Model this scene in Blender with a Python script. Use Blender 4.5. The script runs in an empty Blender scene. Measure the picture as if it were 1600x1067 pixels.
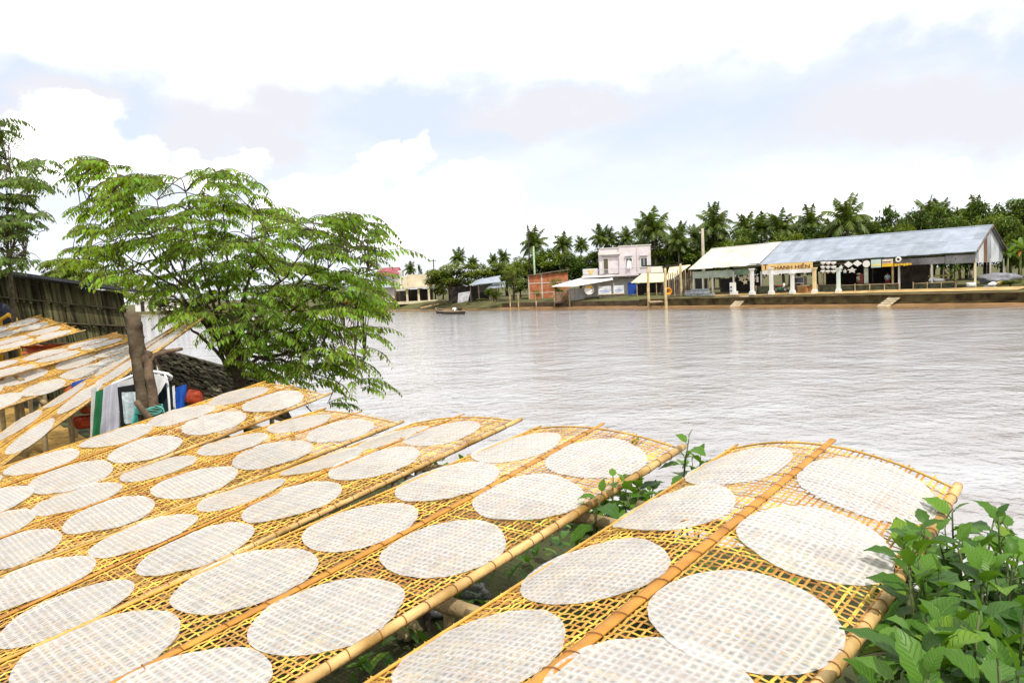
import bpy, math, random, bisect
from mathutils import Vector, Matrix, noise as mnoise
random.seed(7)
sc = bpy.context.scene
COL = sc.collection
R = math.radians
# ------------------------------------------------------------------ camera
FPX, CX, CY, CZ = 1150.0, 800.0, 533.5, 3.6
ROLL = R(2.7); PITCH = math.atan((533.5-446)*math.cos(ROLL)/FPX)
FW = Vector((0, math.cos(PITCH), -math.sin(PITCH)))
_R0 = Vector((1, 0, 0)); _U0 = Vector((0, math.sin(PITCH), math.cos(PITCH)))
UP = _U0*math.cos(ROLL)+_R0*math.sin(ROLL)
RT = _R0*math.cos(ROLL)-_U0*math.sin(ROLL)
CAM = Vector((0, 0, CZ))
def ray(x, y): return FW+RT*((x-CX)/FPX)-UP*((y-CY)/FPX)
def at(x, y, d): return CAM+ray(x, y)*d            # a point at depth d
def atz(x, y, z):
    r = ray(x, y); return CAM+r*((z-CZ)/r.z)
def px(p):
    q = Vector(p)-CAM; d = q.dot(FW)
    return CX+FPX*q.dot(RT)/d, CY-FPX*q.dot(UP)/d
cd = bpy.data.cameras.new('camera'); cam = bpy.data.objects.new('camera', cd); COL.objects.link(cam)
m = Matrix((RT, UP, -FW)).transposed().to_4x4(); m.translation = CAM; cam.matrix_world = m
cd.sensor_width = 36; cd.lens = 36*FPX/1600; cd.clip_start = .05; cd.clip_end = 6000
sc.camera = cam
# ------------------------------------------------------------------ materials
MATS = {}
def nt(name):
    m = bpy.data.materials.new(name); m.use_nodes = True
    t = m.node_tree; t.nodes.clear(); return m, t, t.nodes, t.links
def M(key, col, rough=.7, var=.25, scale=4., bump=0., bscale=None, spec=.3, island=.0, metal=0., transl=0., col2=None, wave=None, detail=4):
    """principled material: colour wandering with noise, per-piece variation (island), bump, optional leaf translucency"""
    if key in MATS: return MATS[key]
    m, t, N, L = nt(key)
    out = N.new('ShaderNodeOutputMaterial'); p = N.new('ShaderNodeBsdfPrincipled')
    tc = N.new('ShaderNodeTexCoord'); no = N.new('ShaderNodeTexNoise'); no.inputs['Scale'].default_value = scale; no.inputs['Detail'].default_value = detail
    L.new(tc.outputs['Object'], no.inputs['Vector'])
    mx = N.new('ShaderNodeMix'); mx.data_type = 'RGBA'
    c = Vector(col); a = c*(1-var); b = Vector(col2) if col2 else c*(1+var)
    mx.inputs['A'].default_value = (*a, 1); mx.inputs['B'].default_value = (*b, 1)
    rmp = N.new('ShaderNodeMapRange'); rmp.inputs['From Min'].default_value = .32; rmp.inputs['From Max'].default_value = .68
    L.new(no.outputs['Fac'], rmp.inputs['Value']); L.new(rmp.outputs['Result'], mx.inputs['Factor'])
    cs = mx.outputs['Result']
    if island:
        g = N.new('ShaderNodeNewGeometry'); hs = N.new('ShaderNodeHueSaturation')
        mr = N.new('ShaderNodeMapRange'); mr.inputs['To Min'].default_value = 1-island; mr.inputs['To Max'].default_value = 1+island
        mh = N.new('ShaderNodeMapRange'); mh.inputs['To Min'].default_value = .5-island*.05; mh.inputs['To Max'].default_value = .5+island*.05
        L.new(g.outputs['Random Per Island'], mr.inputs['Value']); L.new(mr.outputs['Result'], hs.inputs['Value'])
        L.new(g.outputs['Random Per Island'], mh.inputs['Value']); L.new(mh.outputs['Result'], hs.inputs['Hue'])
        L.new(cs, hs.inputs['Color']); cs = hs.outputs['Color']
    L.new(cs, p.inputs['Base Color'])
    p.inputs['Roughness'].default_value = rough; p.inputs['Specular IOR Level'].default_value = spec; p.inputs['Metallic'].default_value = metal
    hsrc = None
    if bump:
        n2 = N.new('ShaderNodeTexNoise'); n2.inputs['Scale'].default_value = bscale or scale*3; n2.inputs['Detail'].default_value = 5
        L.new(tc.outputs['Object'], n2.inputs['Vector']); hsrc = n2.outputs['Fac']
    if wave:                                            # (axis, scale, strength): corrugation or slats
        w = N.new('ShaderNodeTexWave'); w.bands_direction = wave[0]; w.inputs['Scale'].default_value = wave[1]; w.inputs['Distortion'].default_value = 0
        L.new(tc.outputs['Object'], w.inputs['Vector']); hsrc = w.outputs['Fac']; bump = wave[2]
    if hsrc:
        b = N.new('ShaderNodeBump'); b.inputs['Strength'].default_value = min(1, bump); b.inputs['Distance'].default_value = .02
        L.new(hsrc, b.inputs['Height']); L.new(b.outputs['Normal'], p.inputs['Normal'])
    sh = p.outputs['BSDF']
    if transl:
        tr = N.new('ShaderNodeBsdfTranslucent'); ms = N.new('ShaderNodeMixShader'); ms.inputs[0].default_value = transl
        hv = N.new('ShaderNodeHueSaturation'); hv.inputs['Value'].default_value = 1.7; hv.inputs['Saturation'].default_value = 1.1; hv.inputs['Hue'].default_value = .485
        L.new(cs, hv.inputs['Color']); L.new(hv.outputs['Color'], tr.inputs['Color'])
        L.new(sh, ms.inputs[1]); L.new(tr.outputs[0], ms.inputs[2]); sh = ms.outputs[0]
    L.new(sh, out.inputs['Surface'])
    MATS[key] = m; return m
# ------------------------------------------------------------------ mesh builder
class MB:
    def __init__(s): s.v = []; s.f = []; s.uv = None
    def add(s, vs, fs):
        b = len(s.v); s.v += [tuple(v) for v in vs]; s.f += [tuple(i+b for i in f) for f in fs]
    def box(s, x0, x1, y0, y1, z0, z1):
        s.add([(x0,y0,z0),(x1,y0,z0),(x1,y1,z0),(x0,y1,z0),(x0,y0,z1),(x1,y0,z1),(x1,y1,z1),(x0,y1,z1)],
              [(3,2,1,0),(4,5,6,7),(0,1,5,4),(1,2,6,5),(2,3,7,6),(3,0,4,7)])
    def slab(s, pts, off):                              # polygon pts extruded by vector off
        n = len(pts); o = Vector(off); P = [Vector(p) for p in pts]
        s.add(P+[p+o for p in P], [tuple(range(n))[::-1], tuple(range(n, 2*n))]+[(i, (i+1) % n, n+(i+1) % n, n+i) for i in range(n)])
    def tube(s, pts, rad, n=8, cap=True):
        P = [Vector(p) for p in pts]; k = len(P)
        if not hasattr(rad, '__len__'): rad = [rad]*k
        T = [(P[min(i+1, k-1)]-P[max(i-1, 0)]).normalized() for i in range(k)]
        a = Vector((0, 0, 1)) if abs(T[0].z) < .9 else Vector((1, 0, 0))
        u = (a-T[0]*a.dot(T[0])).normalized(); vs = []
        for i in range(k):
            u = (u-T[i]*u.dot(T[i])); u = u.normalized() if u.length > 1e-6 else Vector((1, 0, 0)); w = T[i].cross(u)
            vs += [P[i]+(u*math.cos(2*math.pi*j/n)+w*math.sin(2*math.pi*j/n))*rad[i] for j in range(n)]
        fs = [(i*n+j, i*n+(j+1) % n, (i+1)*n+(j+1) % n, (i+1)*n+j) for i in range(k-1) for j in range(n)]
        if cap: fs += [tuple(range(n))[::-1], tuple(range((k-1)*n, k*n))]
        s.add(vs, fs)
    def lathe(s, prof, n=12, c=(0, 0, 0)):              # prof: (r, z) from bottom to top
        c = Vector(c); vs = [c+Vector((r*math.cos(2*math.pi*j/n), r*math.sin(2*math.pi*j/n), z)) for r, z in prof for j in range(n)]
        k = len(prof); fs = [(i*n+j, i*n+(j+1) % n, (i+1)*n+(j+1) % n, (i+1)*n+j) for i in range(k-1) for j in range(n)]
        s.add(vs, fs+[tuple(range(n))[::-1], tuple(range((k-1)*n, k*n))])
    def grid(s, G):                                     # G[i][j] points
        a, b = len(G), len(G[0]); s.add([p for r in G for p in r], [(i*b+j, i*b+j+1, (i+1)*b+j+1, (i+1)*b+j) for i in range(a-1) for j in range(b-1)])
    def mesh(s, name, mat, smooth=False):
        me = bpy.data.meshes.new(name); me.from_pydata(s.v, [], s.f)
        if s.uv:
            ul = me.uv_layers.new(name='uv')
            for l in me.loops: ul.data[l.index].uv = s.uv[l.vertex_index]
        if smooth: me.polygons.foreach_set('use_smooth', [True]*len(me.polygons))
        if mat: me.materials.append(mat)
        me.update(); return me
    def build(s, name, mat, parent=None, smooth=False, loc=None):
        o = bpy.data.objects.new(name, s.mesh(name, mat, smooth)); COL.objects.link(o)
        if parent: o.parent = parent
        if loc is not None: o.location = loc
        return o
def tag(o, label=None, cat=None, group=None, kind=None):
    for k, v in (('label', label), ('category', cat), ('group', group), ('kind', kind)):
        if v: o[k] = v
    return o
def empty(name, loc, rz=0., label=None, cat=None, group=None):
    o = bpy.data.objects.new(name, None); COL.objects.link(o); o.location = loc; o.rotation_euler = (0, 0, rz); o.empty_display_size = .2
    return tag(o, label, cat, group)
def recentre(o):
    """move a single mesh's origin to its base"""
    vs = o.data.vertices; n = len(vs)
    c = Vector((sum(v.co.x for v in vs)/n, sum(v.co.y for v in vs)/n, min(v.co.z for v in vs)))
    o.data.transform(Matrix.Translation(-c)); o.location = Vector(o.location)+c; return o
def copy_tree(src, loc, rz, scl):
    c = src.copy(); COL.objects.link(c); c.location = loc; c.rotation_euler = (0, 0, rz); c.scale = scl
    for ch in [o for o in src.children]:
        d = ch.copy(); COL.objects.link(d); d.parent = c
    return c
def rnd(a, b): return random.uniform(a, b)
def nz(x, y, z=0.): return mnoise.noise(Vector((x, y, z)))
# ------------------------------------------------------------------ light and sky
SUN_EL, SUN_AZ = R(58), R(155)      # azimuth clockwise from +Y (the view direction): high, behind the camera, to the right
sd = Vector((math.sin(SUN_AZ)*math.cos(SUN_EL), math.cos(SUN_AZ)*math.cos(SUN_EL), math.sin(SUN_EL)))
sl = bpy.data.lights.new('sun', 'SUN'); so = bpy.data.objects.new('sun', sl); COL.objects.link(so)
sl.energy = 3.6; sl.angle = R(.5); sl.color = (1, .955, .87)
so.rotation_euler = sd.to_track_quat('Z', 'Y').to_euler(); so.location = (0, 0, 50)
def azel(x, y):
    r = ray(x, y).normalized(); return math.atan2(r.x, r.y), math.asin(r.z)
W = bpy.data.worlds.new('World'); sc.world = W; W.use_nodes = True
t = W.node_tree; N = t.nodes; L = t.links; N.clear()
wo = N.new('ShaderNodeOutputWorld'); bg = N.new('ShaderNodeBackground'); bg.inputs['Strength'].default_value = .1
L.new(bg.outputs[0], wo.inputs[0])
sky = N.new('ShaderNodeTexSky'); sky.sky_type = 'NISHITA'; sky.sun_disc = False; sky.sun_elevation = SUN_EL; sky.sun_rotation = SUN_AZ
sky.air_density = 1.0; sky.dust_density = 2.0; sky.ozone_density = 1.2
tc = N.new('ShaderNodeTexCoord'); sep = N.new('ShaderNodeSeparateXYZ'); L.new(tc.outputs['Generated'], sep.inputs[0])
def mth(op, a, b=None, c=None, clamp=False):
    n = N.new('ShaderNodeMath'); n.operation = op; n.use_clamp = clamp
    for i, v in enumerate((a, b, c)):
        if v is None: continue
        if isinstance(v, (int, float)): n.inputs[i].default_value = v
        else: L.new(v, n.inputs[i])
    return n.outputs[0]
az = mth('ARCTAN2', sep.outputs[0], sep.outputs[1]); el = mth('ARCSINE', sep.outputs[2])
def noise_node(scale, detail, stretch=1.0, rough=.55):
    mp = N.new('ShaderNodeMapping'); mp.inputs['Scale'].default_value = (1, 1, stretch); L.new(tc.outputs['Generated'], mp.inputs[0])
    n = N.new('ShaderNodeTexNoise'); n.inputs['Scale'].default_value = scale; n.inputs['Detail'].default_value = detail; n.inputs['Roughness'].default_value = rough
    L.new(mp.outputs[0], n.inputs['Vector']); return n.outputs['Fac']
n1 = noise_node(9, 7, 1.5); n2 = noise_node(26, 6, 1.3, .6); n3 = noise_node(4, 4, 2.2)
wz = mth('MULTIPLY_ADD', n1, .16, -.08); wz = mth('ADD', wz, mth('MULTIPLY_ADD', n2, .05, -.025))
azw = mth('ADD', az, wz); elw = mth('ADD', el, mth('MULTIPLY', wz, .6))
def blob(x, y, rx, ry, warp=True):
    a, e = azel(x, y); a1, e1 = azel(x+rx, y); a2, e2 = azel(x, y-ry)
    sa, se = max(abs(a1-a), .004), max(abs(e2-e), .004)
    A, E = (azw, elw) if warp else (az, el)
    d = mth('ADD', mth('POWER', mth('ABSOLUTE', mth('DIVIDE', mth('SUBTRACT', A, a), sa)), 2), mth('POWER', mth('ABSOLUTE', mth('DIVIDE', mth('SUBTRACT', E, e), se)), 2))
    return mth('EXPONENT', mth('MULTIPLY', d, -1))
def blobs(lst, warp=True):
    o = None
    for b in lst:
        g = blob(*b, warp); o = g if o is None else mth('MAXIMUM', o, g)
    return o
def sstep(v, lo, hi):
    n = N.new('ShaderNodeMapRange'); n.interpolation_type = 'SMOOTHSTEP'; n.inputs['From Min'].default_value = lo; n.inputs['From Max'].default_value = hi
    L.new(v, n.inputs['Value']); return n.outputs['Result']
def mixc(f, a, b):
    n = N.new('ShaderNodeMix'); n.data_type = 'RGBA'
    L.new(f, n.inputs['Factor'])
    for k, v in (('A', a), ('B', b)):
        if isinstance(v, tuple): n.inputs[k].default_value = (*v, 1)
        else: L.new(v, n.inputs[k])
    return n.outputs['Result']
WH = (11.0, 11.0, 11.1); WC = (17, 16.9, 16.8); GREY = (8.0, 8.05, 8.6); HAZE = (9.3, 9.7, 10.3)
skyc = N.new('ShaderNodeMix'); skyc.data_type = 'RGBA'; skyc.inputs['Factor'].default_value = .75
L.new(sky.outputs[0], skyc.inputs['A']); skyc.inputs['B'].default_value = (8.7, 9.45, 10.7, 1)
base = mixc(sstep(n3, .42, .8), skyc.outputs['Result'], HAZE)                       # thin veil over blue
lowhaze = mth('SUBTRACT', 1, sstep(el, .07, .20))
base = mixc(mth('MULTIPLY', lowhaze, .5), base, (10.6, 10.9, 11.3))
# grey undersides
gmask = sstep(blobs([(370, 180, 130, 70), (300, 215, 70, 45), (420, 230, 55, 60), (1390, 175, 230, 75), (1560, 190, 140, 60), (870, 175, 190, 40), (80, 160, 110, 35)]), .25, .8)
base = mixc(gmask, base, GREY)
# bright cumulus
cu = blobs([(595, 262, 42, 30), (640, 248, 34, 30), (560, 300, 40, 36), (690, 300, 70, 40), (745, 285, 55, 34), (800, 300, 40, 24), (640, 350, 200, 52), (870, 345, 60, 38), (880, 330, 26, 20),
            (1440, 285, 60, 36), (1500, 268, 30, 24), (1380, 315, 70, 34), (1530, 310, 90, 30), (100, 205, 110, 44), (40, 250, 120, 60), (190, 250, 90, 40), (470, 320, 80, 40), (330, 260, 90, 30), (1240, 330, 160, 30)])
cmask = sstep(mth('ADD', cu, mth('MULTIPLY_ADD', n2, .9, -.45)), .30, .72)
base = mixc(cmask, base, mixc(sstep(n2, .34, .6), (10.0, 10.15, 10.5), WC))
# broad white: high sky, everything behind the camera
hi = sstep(mth('ADD', el, mth('MULTIPLY_ADD', n1, .16, -.08)), azel(800, 165)[1], azel(800, 95)[1])
sun_side = sstep(mth('ABSOLUTE', az), 1.1, 1.6)
base = mixc(mth('MAXIMUM', hi, mth('MULTIPLY', sun_side, .7)), base, WH)
L.new(base, bg.inputs['Color'])
W.cycles.sampling_method = 'MANUAL'; W.cycles.sample_map_resolution = 512
sc.view_settings.view_transform = 'Standard'; sc.view_settings.look = 'None'; sc.view_settings.exposure = .14; sc.view_settings.gamma = 1
sc.cycles.max_bounces = 7; sc.cycles.transparent_max_bounces = 10; sc.cycles.diffuse_bounces = 3; sc.cycles.glossy_bounces = 3
sc.cycles.caustics_reflective = False; sc.cycles.caustics_refractive = False; sc.cycles.sample_clamp_indirect = 6
# ------------------------------------------------------------------ water and near bank
def q_of(x, y): return .67*x+.74*y
def ground_h(x, y):
    q = q_of(x, y)+.25*nz(x*.6, y*.6)
    h = 1.75 if q < 4.7 else (1.75-(q-4.7)*.76 if q < 7.6 else -.45)
    return h+.05*nz(x*1.7, y*1.7, 3)+.02*nz(x*6, y*6)
mb = MB(); xs = [-26+i*.3 for i in range(125)]; ys = [-8+i*.3 for i in range(117)]
mb.grid([[(x, y, ground_h(x, y)) for x in xs] for y in ys])
tag(mb.build('near_bank_ground', M('bank_soil', (.058, .05, .032), .95, .5, 2.2, .8, 14, .1, col2=(.075, .085, .035)), smooth=True), kind='structure')
m, t_, N_, L_ = nt('river_water')
out = N_.new('ShaderNodeOutputMaterial'); p = N_.new('ShaderNodeBsdfPrincipled'); g = N_.new('ShaderNodeNewGeometry')
p.inputs['Roughness'].default_value = .07; p.inputs['IOR'].default_value = 1.8; p.inputs['Specular IOR Level'].default_value = .5
def wn(scale, sx, sy, det, rz=0., rough=.55):
    mp = N_.new('ShaderNodeMapping'); mp.inputs['Scale'].default_value = (sx, sy, 1); mp.inputs['Rotation'].default_value = (0, 0, rz); L_.new(g.outputs['Position'], mp.inputs[0])
    n = N_.new('ShaderNodeTexNoise'); n.inputs['Scale'].default_value = scale; n.inputs['Detail'].default_value = det; n.inputs['Roughness'].default_value = rough; L_.new(mp.outputs[0], n.inputs['Vector']); return n.outputs['Fac']
bc = N_.new('ShaderNodeMix'); bc.data_type = 'RGBA'; bc.inputs['A'].default_value = (.32, .29, .275, 1); bc.inputs['B'].default_value = (.44, .44, .45, 1)
mr = N_.new('ShaderNodeMapRange'); mr.inputs['From Min'].default_value = .35; mr.inputs['From Max'].default_value = .65; L_.new(wn(.5, .5, 1.2, 5, -.5), mr.inputs['Value']); L_.new(mr.outputs[0], bc.inputs['Factor']); L_.new(bc.outputs['Result'], p.inputs['Base Color'])
prev = None
for sc_, sx, sy, det, rz, st, di in ((.5, .9, 1.0, 2, -.35, .5, .22), (2.4, 1.0, 1.0, 3, -.25, .85, .085), (8.0, 1.0, 1.0, 2, .2, .7, .022)):
    b = N_.new('ShaderNodeBump'); b.inputs['Strength'].default_value = st; b.inputs['Distance'].default_value = di
    L_.new(wn(sc_, sx, sy, det, rz), b.inputs['Height'])
    if sc_ > 1:                                                 # ruffled and calmer patches of current
        pm = N_.new('ShaderNodeMapRange'); pm.inputs['From Min'].default_value = .38; pm.inputs['From Max'].default_value = .62; pm.inputs['To Min'].default_value = st*.7; pm.inputs['To Max'].default_value = min(1, st*1.15); L_.new(wn(.09, .35, 1.4, 3, -.6), pm.inputs['Value']); L_.new(pm.outputs[0], b.inputs['Strength'])
    if prev: L_.new(prev, b.inputs['Normal'])
    prev = b.outputs['Normal']
L_.new(prev, p.inputs['Normal']); L_.new(p.outputs[0], out.inputs[0])
WATER = m
BANKREF = m.copy(); BANKREF.name = 'bank_reflection_water'; t2 = BANKREF.node_tree; pb = [n for n in t2.nodes if n.type == 'BSDF_PRINCIPLED'][0]; ou = [n for n in t2.nodes if n.type == 'OUTPUT_MATERIAL'][0]
mxn = [n for n in t2.nodes if n.type == 'MIX'][0]; mxn.inputs['A'].default_value = (.26, .135, .045, 1); mxn.inputs['B'].default_value = (.40, .25, .11, 1)  # brown reflection of the far bank, painted into the water colour
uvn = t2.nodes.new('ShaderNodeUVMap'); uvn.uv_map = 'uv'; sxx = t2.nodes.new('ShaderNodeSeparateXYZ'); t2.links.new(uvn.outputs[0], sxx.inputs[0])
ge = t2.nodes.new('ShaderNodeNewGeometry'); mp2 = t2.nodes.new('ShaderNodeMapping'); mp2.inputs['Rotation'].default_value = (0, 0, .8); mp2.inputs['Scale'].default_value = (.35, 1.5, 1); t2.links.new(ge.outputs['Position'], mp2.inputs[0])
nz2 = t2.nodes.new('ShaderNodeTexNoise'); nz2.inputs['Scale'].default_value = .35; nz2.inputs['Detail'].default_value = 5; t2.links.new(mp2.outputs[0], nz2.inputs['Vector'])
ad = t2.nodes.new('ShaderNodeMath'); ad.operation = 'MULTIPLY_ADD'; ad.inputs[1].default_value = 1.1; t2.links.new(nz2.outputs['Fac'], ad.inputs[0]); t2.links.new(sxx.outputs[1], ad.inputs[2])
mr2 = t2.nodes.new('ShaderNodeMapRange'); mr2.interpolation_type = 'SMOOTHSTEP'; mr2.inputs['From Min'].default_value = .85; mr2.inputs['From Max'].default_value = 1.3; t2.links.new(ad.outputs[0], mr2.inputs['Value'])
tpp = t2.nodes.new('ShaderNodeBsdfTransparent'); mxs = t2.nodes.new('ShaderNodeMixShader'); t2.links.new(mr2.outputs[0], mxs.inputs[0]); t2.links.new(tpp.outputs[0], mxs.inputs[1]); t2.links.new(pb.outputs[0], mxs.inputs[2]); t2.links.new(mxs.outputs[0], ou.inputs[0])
mb = MB(); mb.grid([[(x, y, 0) for x in (-2500, -400, -60, 0, 60, 400, 2500)] for y in (-60, 0, 20, 60, 140, 400, 2500)])
tag(mb.build('river_water', WATER), kind='structure')
# ------------------------------------------------------------------ drying racks
BAM = M('split_bamboo', (.50, .275, .055), .42, .3, 9, 0, spec=.3, island=.5)
POLE = M('bamboo_pole', (.50, .27, .055), .45, .5, 5, .4, 30, .3, col2=(.66, .44, .18), detail=6)
POLE2 = M('bamboo_spine', (.46, .205, .032), .45, .35, 6, .25, 40, .3)
LASH = M('rattan_lashing', (.26, .11, .025), .6, .3, 20)
DRYB = M('weathered_bamboo', (.26, .19, .095), .7, .5, 6, .5, 30)
m, t_, N_, L_ = nt('rice_paper')
out = N_.new('ShaderNodeOutputMaterial'); p = N_.new('ShaderNodeBsdfPrincipled'); tc_ = N_.new('ShaderNodeTexCoord')
no = N_.new('ShaderNodeTexNoise'); no.inputs['Scale'].default_value = 7; no.inputs['Detail'].default_value = 6; L_.new(tc_.outputs['Object'], no.inputs['Vector'])
mx = N_.new('ShaderNodeMix'); mx.data_type = 'RGBA'; mx.inputs['A'].default_value = (.62, .625, .62, 1); mx.inputs['B'].default_value = (.73, .74, .735, 1); L_.new(no.outputs['Fac'], mx.inputs['Factor'])
oi = N_.new('ShaderNodeObjectInfo'); hv = N_.new('ShaderNodeHueSaturation'); rr = N_.new('ShaderNodeMapRange'); rr.inputs['To Min'].default_value = .93; rr.inputs['To Max'].default_value = 1.04
L_.new(oi.outputs['Random'], rr.inputs['Value']); L_.new(rr.outputs[0], hv.inputs['Value']); L_.new(mx.outputs['Result'], hv.inputs['Color']); L_.new(hv.outputs[0], p.inputs['Base Color'])
p.inputs['Roughness'].default_value = .45; p.inputs['Specular IOR Level'].default_value = .4
# the sheet has dried down on to the weave: its print shows as relief
uvn = N_.new('ShaderNodeUVMap'); uvn.uv_map = 'uv'; sx_ = N_.new('ShaderNodeSeparateXYZ'); L_.new(uvn.outputs[0], sx_.inputs[0])
def mm(op, a, b=0.):
    n = N_.new('ShaderNodeMath'); n.operation = op
    for i, v in enumerate((a, b)):
        if isinstance(v, (int, float)): n.inputs[i].default_value = v
        else: L_.new(v, n.inputs[i])
    return n.outputs[0]
def line(o): return mm('POWER', mm('ABSOLUTE', mm('COSINE', mm('MULTIPLY', o, math.pi))), 3.)
wob = N_.new('ShaderNodeTexNoise'); wob.inputs['Scale'].default_value = 22; L_.new(tc_.outputs['Object'], wob.inputs['Vector']); ws = N_.new('ShaderNodeSeparateXYZ'); L_.new(wob.outputs['Color'], ws.inputs[0])
hgt = mm('MAXIMUM', line(mm('ADD', sx_.outputs[0], mm('MULTIPLY', mm('SUBTRACT', ws.outputs[0], .5), .8))), line(mm('ADD', sx_.outputs[1], mm('MULTIPLY', mm('SUBTRACT', ws.outputs[1], .5), .8))))          # 1 where the sheet lies on a strip, 0 over a hole
bu = N_.new('ShaderNodeBump'); bu.inputs['Strength'].default_value = .45; bu.inputs['Distance'].default_value = .003; L_.new(hgt, bu.inputs['Height']); L_.new(bu.outputs[0], p.inputs['Normal'])
tl = N_.new('ShaderNodeBsdfTranslucent'); tl.inputs['Color'].default_value = (.85, .83, .78, 1); ms = N_.new('ShaderNodeMixShader'); ms.inputs[0].default_value = .2; L_.new(p.outputs[0], ms.inputs[1]); L_.new(tl.outputs[0], ms.inputs[2])
tp = N_.new('ShaderNodeBsdfTransparent'); ms2 = N_.new('ShaderNodeMixShader')
n2_ = N_.new('ShaderNodeTexNoise'); n2_.inputs['Scale'].default_value = 3.2; n2_.inputs['Detail'].default_value = 3; L_.new(tc_.outputs['Object'], n2_.inputs['Vector'])
thin = N_.new('ShaderNodeMapRange'); thin.inputs['From Min'].default_value = .35; thin.inputs['From Max'].default_value = .65; thin.inputs['To Min'].default_value = .47; thin.inputs['To Max'].default_value = .60; L_.new(n2_.outputs['Fac'], thin.inputs['Value'])
n3_ = N_.new('ShaderNodeTexNoise'); n3_.inputs['Scale'].default_value = 16; n3_.inputs['Detail'].default_value = 3; L_.new(tc_.outputs['Object'], n3_.inputs['Vector'])
cling = N_.new('ShaderNodeMapRange'); cling.inputs['From Min'].default_value = .36; cling.inputs['From Max'].default_value = .6; cling.inputs['To Min'].default_value = .45; cling.inputs['To Max'].default_value = .82; L_.new(n3_.outputs['Fac'], cling.inputs['Value'])   # how closely the sheet clings, patch by patch
thick_ = mm('MULTIPLY', mm('SUBTRACT', 1, mm('MULTIPLY', mm('MULTIPLY', hgt, .85), cling.outputs[0])), thin.outputs[0])                        # thinner where it hangs between strips
L_.new(thick_, ms2.inputs[0]); L_.new(ms.outputs[0], ms2.inputs[1]); L_.new(tp.outputs[0], ms2.inputs[2]); L_.new(ms2.outputs[0], out.inputs[0])
PAPER = m

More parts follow.
